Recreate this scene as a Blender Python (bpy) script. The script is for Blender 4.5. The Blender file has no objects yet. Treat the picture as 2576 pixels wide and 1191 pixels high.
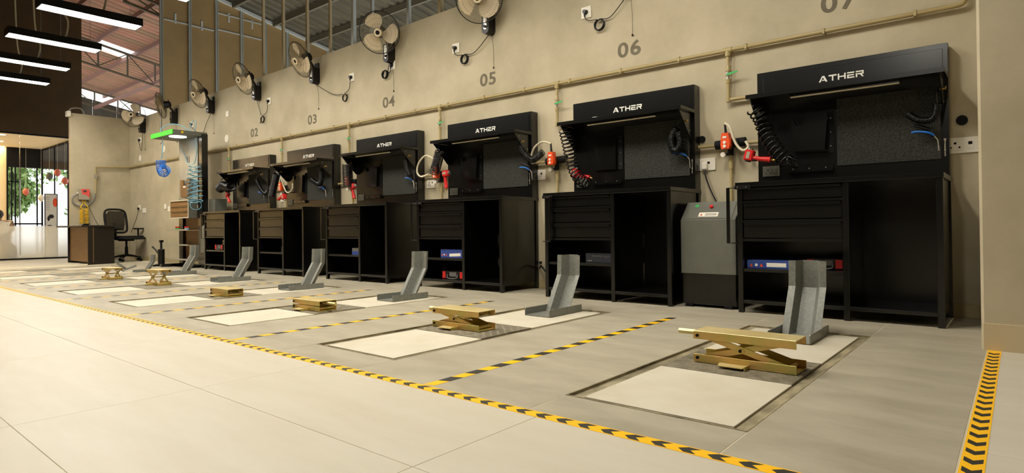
import bpy, bmesh, math, random
from mathutils import Vector, Matrix, Euler
random.seed(7)
S = bpy.context.scene
COL = S.collection

# ---------------------------------------------------------------- camera
YAW, PIT, ROL = 0.694673, 0.0078465, -0.0106154
FPX, CXP, CYP, CAMH = 1531.81, 1288.0, 560.43, 0.62
f_ = Vector((-math.sin(YAW), math.cos(YAW), 0)); r_ = Vector((math.cos(YAW), math.sin(YAW), 0)); u_ = Vector((0, 0, 1))
f2 = f_*math.cos(PIT)+u_*math.sin(PIT); u2 = u_*math.cos(PIT)-f_*math.sin(PIT)
r3 = r_*math.cos(ROL)+u2*math.sin(ROL); u3 = u2*math.cos(ROL)-r_*math.sin(ROL)
cam = bpy.data.cameras.new('camera'); cam_o = bpy.data.objects.new('camera', cam); COL.objects.link(cam_o)
cam.sensor_width = 36; cam.sensor_fit = 'HORIZONTAL'; cam.lens = 36*FPX/2576; cam.shift_y = -(595.5-CYP)/2576
cam.clip_start = .02; cam.clip_end = 300
cam_o.matrix_world = Matrix((( r3.x, u3.x, -f2.x, 0), (r3.y, u3.y, -f2.y, 0), (r3.z, u3.z, -f2.z, CAMH), (0, 0, 0, 1)))
S.camera = cam_o

# ---------------------------------------------------------------- world, exposure
W = bpy.data.worlds.new('sky'); S.world = W; W.use_nodes = True
bg = W.node_tree.nodes['Background']; bg.inputs[0].default_value = (.93, .97, 1, 1); bg.inputs[1].default_value = 1.4
S.view_settings.view_transform = 'Standard'; S.view_settings.look = 'None'; S.view_settings.gamma = 1
S.view_settings.use_curve_mapping = False; S.view_settings.exposure = 1.04
LAMP_E = 36.0           # pendant diffuser strength
LAMP_C = (1.0, .935, .82)
ROOM_E = 26.0           # reception ceiling strips

# ---------------------------------------------------------------- helpers
def lin(c):
    c = c/255.0
    return c/12.92 if c <= .04045 else ((c+.055)/1.055)**2.4
def rgb(r, g, b): return (lin(r), lin(g), lin(b), 1)
MATS = {}
def mat(name, col, rough=.6, metal=0.0, col2=None, nscale=6.0, ndetail=4.0, stretch=(1, 1, 1), bump=0.0, bscale=40.0, spec=.5, emit=None, trans=0.0, alpha=1.0, lo=.35, hi=.65, ior=1.45, coat=0.0):
    m = bpy.data.materials.new(name); m.use_nodes = True; nt = m.node_tree; b = nt.nodes['Principled BSDF']
    b.inputs['Base Color'].default_value = col; b.inputs['Roughness'].default_value = rough; b.inputs['Metallic'].default_value = metal
    b.inputs['Specular IOR Level'].default_value = spec; b.inputs['Transmission Weight'].default_value = trans; b.inputs['Alpha'].default_value = alpha
    b.inputs['IOR'].default_value = ior; b.inputs['Coat Weight'].default_value = coat; b.inputs['Coat Roughness'].default_value = .22; b.inputs['Coat IOR'].default_value = 1.6
    if emit: b.inputs['Emission Color'].default_value = emit[0]; b.inputs['Emission Strength'].default_value = emit[1]
    tc = nt.nodes.new('ShaderNodeTexCoord'); mp = nt.nodes.new('ShaderNodeMapping'); mp.inputs['Scale'].default_value = stretch
    nt.links.new(tc.outputs['Object'], mp.inputs[0])
    if col2:
        n = nt.nodes.new('ShaderNodeTexNoise'); n.inputs['Scale'].default_value = nscale; n.inputs['Detail'].default_value = ndetail; n.inputs['Roughness'].default_value = .6
        r = nt.nodes.new('ShaderNodeValToRGB'); r.color_ramp.elements[0].position = lo; r.color_ramp.elements[1].position = hi
        r.color_ramp.elements[0].color = col; r.color_ramp.elements[1].color = col2
        nt.links.new(mp.outputs[0], n.inputs[0]); nt.links.new(n.outputs[0], r.inputs[0]); nt.links.new(r.outputs[0], b.inputs['Base Color'])
    if bump:
        n = nt.nodes.new('ShaderNodeTexNoise'); n.inputs['Scale'].default_value = bscale; n.inputs['Detail'].default_value = 5
        bp = nt.nodes.new('ShaderNodeBump'); bp.inputs['Strength'].default_value = bump; bp.inputs['Distance'].default_value = .01
        nt.links.new(mp.outputs[0], n.inputs[0]); nt.links.new(n.outputs[0], bp.inputs['Height']); nt.links.new(bp.outputs[0], b.inputs['Normal'])
    MATS[name] = m; return m
M_wall = mat('khaki_plaster', rgb(170, 159, 131), .62, col2=rgb(193, 181, 153), nscale=1.6, ndetail=7, bump=.12, bscale=9)
M_skirt = mat('khaki_skirting', rgb(168, 152, 112), .55)
M_skirtb = mat('beige_skirting', rgb(200, 184, 148), .4)
M_dark = mat('dark_brown_panel', rgb(68, 50, 18), .75, col2=rgb(60, 44, 16), nscale=3)
M_gable = mat('brown_board', rgb(152, 124, 78), .75, col2=rgb(136, 110, 70), nscale=1.2)
M_beige = mat('beige_tile', rgb(202, 195, 177), .45, col2=rgb(196, 188, 168), nscale=1.2, stretch=(1, 6, 1), spec=.25)
M_grey = mat('grey_tile', rgb(180, 172, 151), .42, col2=rgb(156, 148, 128), nscale=2.2, ndetail=8, stretch=(1, 2.5, 1), spec=.4, bump=.03, bscale=60)
M_grout = mat('grout', rgb(206, 196, 168), .9)
M_slab = mat('white_slab', rgb(212, 205, 187), .5, col2=rgb(192, 182, 156), nscale=3.5, ndetail=8, lo=.3, hi=.8)
M_pitsteel = mat('pit_steel', rgb(178, 166, 134), .5, .1, col2=rgb(104, 96, 74), nscale=14, ndetail=8, stretch=(1, .4, 1))
M_checker = mat('checker_steel', rgb(142, 134, 114), .45, .25, col2=rgb(112, 105, 88), nscale=20)
M_gold = mat('yellow_zinc', rgb(214, 176, 104), .36, .4, col2=rgb(190, 178, 96), nscale=7, ndetail=2, stretch=(1, 1, 1), lo=.4, hi=.62)
M_gold2 = mat('pale_lit_zinc', rgb(222, 202, 146), .4, .4, col2=rgb(206, 184, 122), nscale=6)  # pale reflection on the jack tops put into the colour; also bar and tab
M_chock = mat('grey_hammer_paint', rgb(132, 133, 124), .38, .12, col2=rgb(116, 117, 109), nscale=60, bump=.1, bscale=160)
M_black = mat('black_powdercoat', rgb(5, 5, 4), .26, col2=rgb(8, 7, 6), nscale=5, spec=.5, coat=.35)
M_blackm = mat('matt_black', rgb(8, 8, 7), .7, spec=.3)
M_blackp = mat('black_plastic', rgb(14, 13, 12), .35)
M_rubber = mat('black_hose', rgb(10, 10, 10), .22, spec=.6)
M_felt = mat('grey_felt', rgb(60, 60, 52), .95, col2=rgb(28, 28, 24), nscale=110, ndetail=3, bump=.2, bscale=200)
M_white = mat('white_plastic', rgb(236, 230, 214), .4)
M_cream = mat('cream_hose', rgb(214, 204, 176), .45)
M_letter = mat('white_lettering', rgb(244, 238, 226), .5)
M_number = mat('grey_number_paint', rgb(98, 91, 74), .7, col2=rgb(112, 104, 84), nscale=12)
M_pipe = mat('khaki_pipe', rgb(168, 150, 104), .35)
M_valve = mat('chrome', rgb(210, 206, 196), .25, .9)
M_green = mat('green_lever', rgb(60, 176, 92), .4)
M_greenv = mat('green_visor', rgb(66, 200, 40), .5)
M_orange = mat('orange_pendant', rgb(236, 84, 34), .4)
M_red = mat('red_plastic', rgb(206, 36, 34), .35)
M_blue = mat('blue_plastic', rgb(30, 110, 200), .35)
M_lblue = mat('pale_blue_hose', rgb(120, 176, 196), .35)
M_brass = mat('brass', rgb(190, 150, 70), .3, .9)
M_mach = mat('grey_machine_paint', rgb(104, 104, 94), .45, col2=rgb(98, 98, 88), nscale=8)
M_stud = mat('galvanised_steel', rgb(198, 202, 196), .4, .3)
M_pole = mat('pale_pole', rgb(170, 152, 116), .6)
M_roof = mat('grey_roof_sheet', rgb(92, 84, 62), .6, .1, col2=rgb(66, 60, 44), nscale=1.5, stretch=(4, .6, 1))
M_roofp = mat('pink_lit_roof_sheet', rgb(208, 152, 132), .6, col2=rgb(172, 144, 118), nscale=.8, stretch=(3, .5, 1))  # pinkish daylight on the yard roof is put into the sheet colour
M_steel = mat('dark_roof_steel', rgb(104, 96, 78), .6)
M_pinkst = mat('pink_lit_steel', rgb(150, 112, 100), .6)  # dark steel with the pink light on purlins and tie beam coloured in
M_fanb = mat('cream_blade', rgb(232, 214, 180), .4, alpha=1)
M_wire = mat('guard_wire', rgb(150, 142, 120), .3, .8)
M_desk = mat('dark_wood', rgb(26, 19, 12), .5, col2=rgb(20, 15, 10), nscale=4, stretch=(1, 1, 8))
M_deskl = mat('brown_wood', rgb(134, 98, 52), .5, col2=rgb(120, 86, 46), nscale=3, stretch=(1, 1, 6))
M_chair = mat('black_fabric', rgb(16, 15, 14), .8)
M_tape = mat('yellow_tape', rgb(255, 194, 16), .42)
M_tapek = mat('black_tape', rgb(44, 42, 36), .5)
M_box = mat('box_blue', rgb(38, 62, 140), .5, col2=rgb(60, 84, 150), nscale=18)
M_boxk = mat('box_dark', rgb(40, 42, 48), .5)
M_boxg = mat('box_grey', rgb(110, 108, 104), .5)
M_paper = mat('paper', rgb(236, 230, 214), .7)
M_print = mat('dark_print', rgb(60, 58, 54), .7)
M_yellow = mat('yellow_hose', rgb(240, 196, 20), .35)
M_pink = mat('pink_red', rgb(226, 84, 74), .45)
M_balloon = mat('pale_red_balloon', rgb(216, 120, 100), .35)
M_ind = mat('grey_casing', rgb(160, 150, 130), .5)
M_glass = mat('clear_glass', (1, 1, 1, 1), .0, trans=1.0, ior=1.02, spec=.5)
M_cream_w = mat('cream_wall', rgb(244, 226, 186), .7)
M_ceilw = mat('cream_ceiling', rgb(240, 226, 196), .8)
M_glow = mat('lamp_diffuser', rgb(255, 250, 240), .6, emit=((*LAMP_C, 1), LAMP_E))
M_glowr = mat('room_strip', rgb(255, 250, 240), .6, emit=((1, .76, .44, 1), ROOM_E))
M_glowv = mat('visor_lamp', rgb(255, 255, 255), .6, emit=((1, .97, .9, 1), 4.0))
M_panel = mat('blue_grey_panel', rgb(150, 158, 160), .18, .3, col2=rgb(120, 132, 138), nscale=1.4, lo=.3, hi=.7)
M_leaf = mat('foliage', rgb(96, 130, 60), .6, col2=rgb(150, 176, 110), nscale=3)
M_bark = mat('bark', rgb(96, 80, 60), .9, col2=rgb(70, 58, 44), nscale=8)
M_ground = mat('pale_paving', rgb(210, 206, 196), .9, col2=rgb(190, 186, 174), nscale=2)
M_farwall = mat('grey_shed_wall', rgb(92, 88, 78), .8, col2=rgb(72, 68, 60), nscale=.8)
M_skin = mat('skin', rgb(168, 122, 92), .6)
M_shirt = mat('cream_shirt', rgb(238, 230, 208), .8)
M_hair = mat('dark_grey_hair', rgb(52, 48, 44), .7)
M_jean = mat('dark_trousers', rgb(40, 44, 56), .85)
M_bag = mat('olive_bag', rgb(92, 84, 46), .85)
# frosted film: a milky sheet on the glass
m = bpy.data.materials.new('frosted_film'); m.use_nodes = True; nt = m.node_tree
for n in list(nt.nodes):
    if n.type != 'OUTPUT_MATERIAL': nt.nodes.remove(n)
out = [n for n in nt.nodes if n.type == 'OUTPUT_MATERIAL'][0]
d1 = nt.nodes.new('ShaderNodeBsdfDiffuse'); d1.inputs[0].default_value = rgb(226, 226, 216)
d2 = nt.nodes.new('ShaderNodeBsdfTranslucent'); d2.inputs[0].default_value = rgb(238, 238, 230)
d3 = nt.nodes.new('ShaderNodeBsdfRefraction'); d3.inputs['Roughness'].default_value = .24; d3.inputs['IOR'].default_value = 1.12
nz = nt.nodes.new('ShaderNodeTexNoise'); nz.inputs['Scale'].default_value = 90; bp = nt.nodes.new('ShaderNodeBump'); bp.inputs['Strength'].default_value = .05
nt.links.new(nz.outputs[0], bp.inputs['Height']); nt.links.new(bp.outputs[0], d3.inputs['Normal'])
x1 = nt.nodes.new('ShaderNodeMixShader'); x2 = nt.nodes.new('ShaderNodeMixShader'); x1.inputs[0].default_value = .55; x2.inputs[0].default_value = .5
nt.links.new(d1.outputs[0], x1.inputs[1]); nt.links.new(d2.outputs[0], x1.inputs[2]); nt.links.new(x1.outputs[0], x2.inputs[1]); nt.links.new(d3.outputs[0], x2.inputs[2]); nt.links.new(x2.outputs[0], out.inputs[0])
M_frost = m
# the guard of a wall fan is read through as a mesh of wires: real geometry, see fan()

class MB:
    def __init__(s): s.v = []; s.f = []; s.mi = []; s.sm = []; s.M = Matrix()
    def add(s, vs, fs, m=0, smooth=False):
        o = len(s.v); s.v += [tuple(s.M @ Vector(p)) for p in vs]
        for f in fs: s.f.append([i+o for i in f]); s.mi.append(m); s.sm.append(smooth)
    def box(s, x0, y0, z0, x1, y1, z1, m=0, b=0.0):
        if x0 > x1: x0, x1 = x1, x0
        if y0 > y1: y0, y1 = y1, y0
        if z0 > z1: z0, z1 = z1, z0
        if b <= 0:
            s.add([(x, y, z) for z in (z0, z1) for y in (y0, y1) for x in (x0, x1)], [(0, 2, 3, 1), (4, 5, 7, 6), (0, 1, 5, 4), (2, 6, 7, 3), (0, 4, 6, 2), (1, 3, 7, 5)], m); return
        b = min(b, (x1-x0)*.45, (y1-y0)*.45, (z1-z0)*.45)
        vs = []; idx = {}
        for a, X in enumerate((x0, x1)):
            for c, Y in enumerate((y0, y1)):
                for e, Z in enumerate((z0, z1)):
                    sx, sy, sz = (1-2*a)*b, (1-2*c)*b, (1-2*e)*b
                    for k, p in enumerate(((X, Y+sy, Z+sz), (X+sx, Y, Z+sz), (X+sx, Y+sy, Z))):
                        idx[(a, c, e, k)] = len(vs); vs.append(p)
        fs = []
        for a in (0, 1):
            fs.append([idx[(a, 0, 0, 0)], idx[(a, 1, 0, 0)], idx[(a, 1, 1, 0)], idx[(a, 0, 1, 0)]])
            fs.append([idx[(0, a, 0, 1)], idx[(1, a, 0, 1)], idx[(1, a, 1, 1)], idx[(0, a, 1, 1)]])
            fs.append([idx[(0, 0, a, 2)], idx[(1, 0, a, 2)], idx[(1, 1, a, 2)], idx[(0, 1, a, 2)]])
            for c in (0, 1):
                fs.append([idx[(0, a, c, 1)], idx[(1, a, c, 1)], idx[(1, a, c, 2)], idx[(0, a, c, 2)]])
                fs.append([idx[(a, 0, c, 0)], idx[(a, 1, c, 0)], idx[(a, 1, c, 2)], idx[(a, 0, c, 2)]])
                fs.append([idx[(a, c, 0, 0)], idx[(a, c, 1, 0)], idx[(a, c, 1, 1)], idx[(a, c, 0, 1)]])
                for e in (0, 1): fs.append([idx[(a, c, e, 0)], idx[(a, c, e, 1)], idx[(a, c, e, 2)]])
        s.add(vs, fs, m)
    def cyl(s, p0, p1, r0, r1=None, n=12, m=0, smooth=True, cap=True):
        p0 = Vector(p0); p1 = Vector(p1); r1 = r0 if r1 is None else r1; d = (p1-p0).normalized()
        a = d.orthogonal().normalized(); b = d.cross(a); vs = []
        for p, r in ((p0, r0), (p1, r1)):
            for i in range(n):
                t = 2*math.pi*i/n; vs.append(p+a*math.cos(t)*r+b*math.sin(t)*r)
        s.add(vs, [(i, (i+1) % n, n+(i+1) % n, n+i) for i in range(n)], m, smooth)
        if cap: s.add(vs[:n], [tuple(range(n))[::-1]], m); s.add(vs[n:], [tuple(range(n))], m)
    def tube(s, pts, r, n=6, m=0, cap=True):
        pts = [Vector(p) for p in pts]; k = len(pts); vs = []; a = None
        for i, p in enumerate(pts):
            d = (pts[min(i+1, k-1)]-pts[max(i-1, 0)]).normalized()
            if a is None: a = d.orthogonal().normalized()
            else:
                a = a-d*a.dot(d); a = a.normalized() if a.length > 1e-6 else d.orthogonal().normalized()
            b = d.cross(a); rr = r[i] if isinstance(r, (list, tuple)) else r
            for j in range(n):
                t = 2*math.pi*j/n; vs.append(p+a*math.cos(t)*rr+b*math.sin(t)*rr)
        fs = [(i*n+j, i*n+(j+1) % n, (i+1)*n+(j+1) % n, (i+1)*n+j) for i in range(k-1) for j in range(n)]
        s.add(vs, fs, m, True)
        if cap: s.add(vs[:n], [tuple(range(n))[::-1]], m); s.add(vs[-n:], [tuple(range(n))], m)
    def prism(s, poly, axis, a0, a1, m=0, smooth=False):
        n = len(poly)
        def pt(p, a): return (a, p[0], p[1]) if axis == 'x' else (p[0], a, p[1]) if axis == 'y' else (p[0], p[1], a)
        vs = [pt(p, a0) for p in poly]+[pt(p, a1) for p in poly]
        s.add(vs, [(i, (i+1) % n, n+(i+1) % n, n+i) for i in range(n)], m, smooth); s.add(vs, [tuple(range(n))[::-1], tuple(range(n, 2*n))], m)
    def ball(s, c, r, n=10, m=0):
        rx, ry, rz = r if isinstance(r, (list, tuple)) else (r, r, r); vs = [(c[0], c[1], c[2]-rz)]; k = n//2
        for i in range(1, k):
            t = math.pi*i/k-math.pi/2
            for j in range(n): u = 2*math.pi*j/n; vs.append((c[0]+rx*math.cos(t)*math.cos(u), c[1]+ry*math.cos(t)*math.sin(u), c[2]+rz*math.sin(t)))
        vs.append((c[0], c[1], c[2]+rz)); fs = [(0, 1+(j+1) % n, 1+j) for j in range(n)]
        for i in range(k-2):
            for j in range(n): a = 1+i*n; fs.append((a+j, a+(j+1) % n, a+n+(j+1) % n, a+n+j))
        e = len(vs)-1; a = 1+(k-2)*n; fs += [(a+j, a+(j+1) % n, e) for j in range(n)]
        s.add(vs, fs, m, True)
    def coil(s, path, R, turns, r, n=5, m=0, per=14):
        P = smooth(path, 16); L = [0]
        for i in range(1, len(P)): L.append(L[-1]+(P[i]-P[i-1]).length)
        N = int(turns*per); pts = []; a = None; j = 0
        for i in range(N+1):
            t = L[-1]*i/N
            while j < len(P)-2 and L[j+1] < t: j += 1
            w = (t-L[j])/max(1e-9, L[j+1]-L[j]); p = P[j].lerp(P[j+1], w); d = (P[min(j+2, len(P)-1)]-P[max(j-1, 0)]).normalized()
            if a is None: a = d.orthogonal().normalized()
            else: a = (a-d*a.dot(d)).normalized()
            b = d.cross(a); u = 2*math.pi*i/per; RR = R(i/N) if callable(R) else R
            pts.append(p+a*math.cos(u)*RR+b*math.sin(u)*RR)
        s.tube(pts, r, n, m)
    def mesh(s, name, mats):
        me = bpy.data.meshes.new(name); me.from_pydata(s.v, [], s.f); me.validate()
        for m in (mats if isinstance(mats, (list, tuple)) else [mats]): me.materials.append(m)
        if len(me.polygons) == len(s.mi): me.polygons.foreach_set('material_index', s.mi); me.polygons.foreach_set('use_smooth', s.sm)
        bm = bmesh.new(); bm.from_mesh(me); bmesh.ops.recalc_face_normals(bm, faces=bm.faces); bm.to_mesh(me); bm.free(); me.update()
        return me
def smooth(pts, k=8):
    P = [Vector(p) for p in pts]; out = []
    for i in range(len(P)-1):
        a = P[max(i-1, 0)]; b = P[i]; c = P[i+1]; d = P[min(i+2, len(P)-1)]
        for j in range(k):
            t = j/k; out.append(.5*((2*b)+(c-a)*t+(2*a-5*b+4*c-d)*t*t+(3*b-a-3*c+d)*t**3))
    out.append(P[-1]); return out
CACHE = {}
def part(name, fn, mats, parent=None, loc=(0, 0, 0), rot=(0, 0, 0), key=None):
    """one mesh object; fn(mb) draws it; alike pieces share mesh data by key"""
    if key and key in CACHE: me = CACHE[key]
    else:
        mb = MB(); fn(mb); me = mb.mesh(name, mats)
        if key: CACHE[key] = me
    o = bpy.data.objects.new(name, me); COL.objects.link(o); o.location = loc; o.rotation_euler = rot
    if parent: o.parent = parent
    return o
def tag(o, label, cat, group=None):
    o['label'] = label; o['category'] = cat
    if group: o['group'] = group
    return o
def thing(name, label, cat, loc=(0, 0, 0), rz=0, group=None):
    o = bpy.data.objects.new(name, None); COL.objects.link(o); o.location = loc; o.rotation_euler = (0, 0, rz); o.empty_display_size = .1
    return tag(o, label, cat, group)
def struct(o): o['kind'] = 'structure'; return o
def structe(name, loc=(0, 0, 0)):
    o = bpy.data.objects.new(name, None); COL.objects.link(o); o.location = loc; o.empty_display_size = .1; return struct(o)
def text_mesh(txt, size, extrude=.001, spacing=1.0, xs=1.0, off=0.0):
    c = bpy.data.curves.new('t', 'FONT'); c.body = txt; c.size = size; c.extrude = extrude; c.align_x = 'CENTER'; c.align_y = 'CENTER'; c.space_character = spacing; c.resolution_u = 6; c.offset = off
    o = bpy.data.objects.new('t', c); COL.objects.link(o); dg = bpy.context.evaluated_depsgraph_get()
    me = bpy.data.meshes.new_from_object(o.evaluated_get(dg)); bpy.data.objects.remove(o); bpy.data.curves.remove(c)
    for v in me.vertices: v.co.x *= xs
    return me
def lettering(name, txt, size, matl, parent, loc, rot, extrude=.0008, spacing=1.0, xs=1.0, off=0.0):
    me = text_mesh(txt, size, extrude, spacing, xs, off); me.materials.clear(); me.materials.append(matl)
    o = bpy.data.objects.new(name, me); COL.objects.link(o); o.parent = parent; o.location = loc; o.rotation_euler = rot; return o
PI = math.pi
YW = 4.93                      # face of the back wall
BX = [-.94-1.705*k for k in range(6)]          # bench centres: bays 07 .. 02
NUM = ['07 next to pillar', '06, second from pillar', '05, third from pillar', '04, fourth from pillar', '03, fifth from pillar', '02 next to tower']
NO = ['07', '06', '05', '04', '03', '02']

# ================================================================ structure
floor = structe('floor')
part('grout_bed', lambda b: (b.box(-13.3, 1.6, -.06, -.13, 5.0, -.014), b.box(-.13, -6, -.06, 3.5, 5.0, -.0015), b.box(-22, -6, -.06, -.13, 1.6, -.0015), b.box(-22, 1.6, -.06, -13.3, 4.95, -.0015)), M_grout, floor)
def tile(x0, x1, y0, y1, m, g=.001, z=0.0):
    w, d = x1-x0-2*g, y1-y0-2*g; k = ('tile', m.name, round(w, 3), round(d, 3))
    part('tile', lambda b: b.box(-w/2, -d/2, -.012, w/2, d/2, 0, 0, .0006), m, floor, ((x0+x1)/2, (y0+y1)/2, z), key=k)
# beige tiles 1.2 x 0.585
for i in range(18):
    x1 = -.13 if i == 0 else -1.22-1.27*(i-1)
    x0 = -1.22-1.27*i
    if x0 < -17.3: x0 = -17.3
    if x1 <= -17.3: break
    for j in range(7):
        tile(x0, x1, 1.6-.58*(j+1)+.03, 1.6-.58*j+.03 if j else 1.6, M_beige)
    if x1 < -13.2:
        for j in range(6): tile(x0, x1, 1.6+.555*j, 1.6+.555*(j+1), M_beige)
for i in range(2):
    for j in range(12): tile(-.12+1.2*i, -.12+1.2*(i+1), -3.2+.585*j, -3.2+.585*(j+1), M_beige)
# grey tiles round the recesses
PITX = [-.963, -2.598, -4.262, -5.88, -7.46, -9.05, -10.66, -12.3]
rows = [1.6, 2.22, 2.82, 3.42, 3.83, 4.37, 4.93]
edge = -.13
for k, px in enumerate(PITX):
    a, c = px-.33, px+.33
    part('grout_bed', lambda b: (b.box(c, 1.6, -.0139, edge, 4.93, -.0009), b.box(a, 1.6, -.0139, c, 1.848, -.0009), b.box(a, 3.832, -.0139, c, 4.93, -.0009)), M_grout, floor)
    for j in range(6): tile(c, edge, rows[j], rows[j+1], M_grey, .002)
    tile(a, c, 1.6, 1.85, M_grey, .002); tile(a, c, 3.83, 4.37, M_grey, .002); tile(a, c, 4.37, 4.93, M_grey, .002)
    edge = a
part('grout_bed', lambda b: b.box(-13.26, 1.6, -.0139, edge, 4.93, -.0009), M_grout, floor)
for j in range(6): tile(-13.26, edge, rows[j], rows[j+1], M_grey, .002)

# walls
def wallback(b):
    top = [(-15.2, 3.05), (-8.0, 3.09), (-4, 3.16), (.3, 3.18)]
    poly = [(-15.2, -.05)]+top+[(.3, -.05)]
    poly = [(-15.2, -.05), (.3, -.05)]+top[::-1]
    b.prism(poly, 'y', YW, YW+.12)
wall_back = struct(part('wall_back', wallback, M_wall))
struct(part('baseboard_back', lambda b: b.box(-15.1, YW-.012, 0, -.2, YW, .09, 0, .003), M_skirt))
struct(part('wall_left', lambda b: b.box(-15.22, 3.84, 0, -15.1, YW, 3.1, 0, .004), M_wall))
def pillar(b):
    b.prism([(-.138, 3.752), (3.5, 3.752), (3.5, 5.05), (-.15, 5.05), (-.15, 3.762)], 'z', 0, 8)
struct(part('wall_right', pillar, M_wall))
struct(part('baseboard_right', lambda b: b.prism([(-.14, 3.738), (3.5, 3.738), (3.5, 3.755), (-.14, 3.755)], 'z', 0, .13), M_skirtb))
struct(part('wall_front', lambda b: b.box(-21.2, -6.1, 0, 3.6, -6, 7.9), M_dark))
struct(part('wall_side', lambda b: b.box(3.5, -6, 0, 3.6, 10.1, 7.9), M_dark))
RZ = lambda y: 5.687-.187*(y-6.374)
# dark bulkhead above the reception glass
def dark(b):
    b.prism([(-6, 2.89), (4.66, 2.89), (4.66, RZ(4.66)-.05), (-6, RZ(-6)-.05)], 'x', -17.52, -17.4)
struct(part('wall_dark', dark, M_dark))
# gable of brown boards behind the back wall
gable = structe('wall_gable')
gy = [4.94+.555*i for i in range(10)]
for i in range(9):
    y0, y1 = gy[i], gy[i+1]
    part('board', lambda b: b.prism([(y0+.003, 2.6), (y1-.003, 2.6), (y1-.003, RZ(y1)-.06), (y0+.003, RZ(y0)-.06)], 'x', -13.42, -13.36), M_gable, gable)
for i in range(9):
    y = gy[i]; part('stud', lambda b: (b.box(-13.36, y-.025, 2.6, -13.352, y+.025, RZ(y)-.08), b.box(-13.36, y+.021, 2.6, -13.30, y+.025, RZ(y)-.08), b.box(-13.36, y-.025, 2.6, -13.30, y-.021, RZ(y)-.08)), M_stud, gable)
part('top_track', lambda b: b.prism([(4.94, RZ(4.94)-.11), (9.9, RZ(9.9)-.11), (9.9, RZ(9.9)-.05), (4.94, RZ(4.94)-.05)], 'x', -13.36, -13.29), M_stud, gable)
for (y, z) in ((5.22, 5.02), (5.75, 5.0), (6.33, 5.32), (6.86, 5.3)):
    part('clip', lambda b: b.box(-.02, -.018, -.1, 0, .018, .1, 0, .003), M_stud, gable, (-13.34, y, z), key='gclip')
for (y0, y1, z) in ((5.0, 6.0, 4.95), (6.06, 7.1, 5.36), (6.06, 7.1, 5.0)):
    part('rail', lambda b: b.box(-13.355, y0, z-.012, -13.34, y1, z+.012), M_stud, gable)
# hanger poles standing on the back wall
for x, r, mm in ((-9.36, .02, M_pole), (-8.75, .02, M_pole), (-8.08, .02, M_pole), (-7.49, .018, M_pole), (-6.94, .026, M_stud), (-6.53, .02, M_stud), (-5.80, .022, M_stud), (-5.23, .026, M_pole)):
    part('post', lambda b: b.box(x-r, 5.0-r, 3.07, x+r, 5.0+r, RZ(5.0)-.1, 0, .003), mm, wall_back)
struct(part('wall_rear', lambda b: b.box(-13.4, 10.0, 0, 3.6, 10.1, 5.2), M_farwall))

# roof
ceil = structe('ceiling')
def sheet(b, w, y0, y1):
    prof = []
    n = max(1, int(round(w/.25)))
    for i in range(n):
        x = i*w/n; s = w/n/.25
        prof += [(x, 0), (x+.11*s, 0), (x+.135*s, .035), (x+.225*s, .035)]
    prof.append((w, 0))
    k = len(prof); vs = []
    for dz in (0, .004):
        for y in (y0, y1): vs += [(p[0], y, p[1]+RZ(y)+dz) for p in prof]
    fs = []
    for l in (0, 2*k): fs += [(l+i, l+i+1, l+k+i+1, l+k+i) for i in range(k-1)]
    b.add(vs, fs)
for i in range(30):
    x = -25.1+i*1.0
    pk = x < -14.3
    yy = [(-6.2, 5.6), (6.5, 10.6)] if abs(x+20.1) < .1 else [(-6.2, 10.6)]
    for y0, y1 in yy: part('roof_sheet', lambda b: sheet(b, 1.0, y0, y1), M_roofp if pk else M_roof, ceil, (x, 0, 0), key=('sheet', y0, y1, pk))
for i in range(17):
    y = -5.0+.95*i
    part('purlin', lambda b: (b.box(-25, y-.03, RZ(y)-.12, -13.42, y-.02, RZ(y)-.012), b.box(-25, y-.03, RZ(y)-.125, -13.42, y+.03, RZ(y)-.115)), M_pinkst if 4 < y else M_steel, ceil)
    part('purlin', lambda b: (b.box(-13.28, y-.03, RZ(y)-.14, 3.4, y-.02, RZ(y)-.012), b.box(-13.28, y-.03, RZ(y)-.145, 3.4, y+.03, RZ(y)-.135)), M_steel, ceil)
def truss(x, label, m, depth=.62):
    t = thing('roof_truss', label, 'roof truss', (x, 4.7, 5), group='roof trusses over the covered yard')
    Z = lambda y: RZ(y)-.16-5
    ys = [4.75+.7*i for i in range(8)]
    part('top_chord', lambda b: b.prism([(0, Z(4.7)-.05), (5.2, Z(9.9)-.05), (5.2, Z(9.9)), (0, Z(4.7))], 'x', -.03, .03), m, t)
    part('bottom_chord', lambda b: b.prism([(0, Z(4.7)-depth-.05), (5.2, Z(9.9)-depth-.05), (5.2, Z(9.9)-depth), (0, Z(4.7)-depth)], 'x', -.03, .03), m, t)
    for i, y in enumerate(ys):
        part('web_post', lambda b: b.box(-.018, y-4.72, Z(y)-depth, .018, y-4.68, Z(y)-.04), m, t)
        if i < 7:
            y2 = ys[i+1]; a, c = ((y, Z(y)-.03), (y2, Z(y2)-depth)) if i % 2 == 0 else ((y, Z(y)-depth), (y2, Z(y2)-.03))
            part('web_diagonal', lambda b: b.tube([(0, a[0]-4.7, a[1]), (0, c[0]-4.7, c[1])], .016, 4), m, t)
truss(-18.95, 'grey steel roof truss crossing below the square skylight opening', M_steel)
truss(-24.2, 'grey steel roof truss beside the far end wall of the covered yard', M_steel, .5)
truss(-14.7, 'thick steel roof truss just beyond the brown board gable', M_steel, .25)
tb = part('tie_beam', lambda b: b.box(-24.1, -.04, -.05, -14.8, .04, .05, 0, .005), M_pinkst, None, (0, 6.83, 4.84)); tag(tb, 'steel tie beam tinted by pink light between the roof trusses', 'beam')
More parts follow.
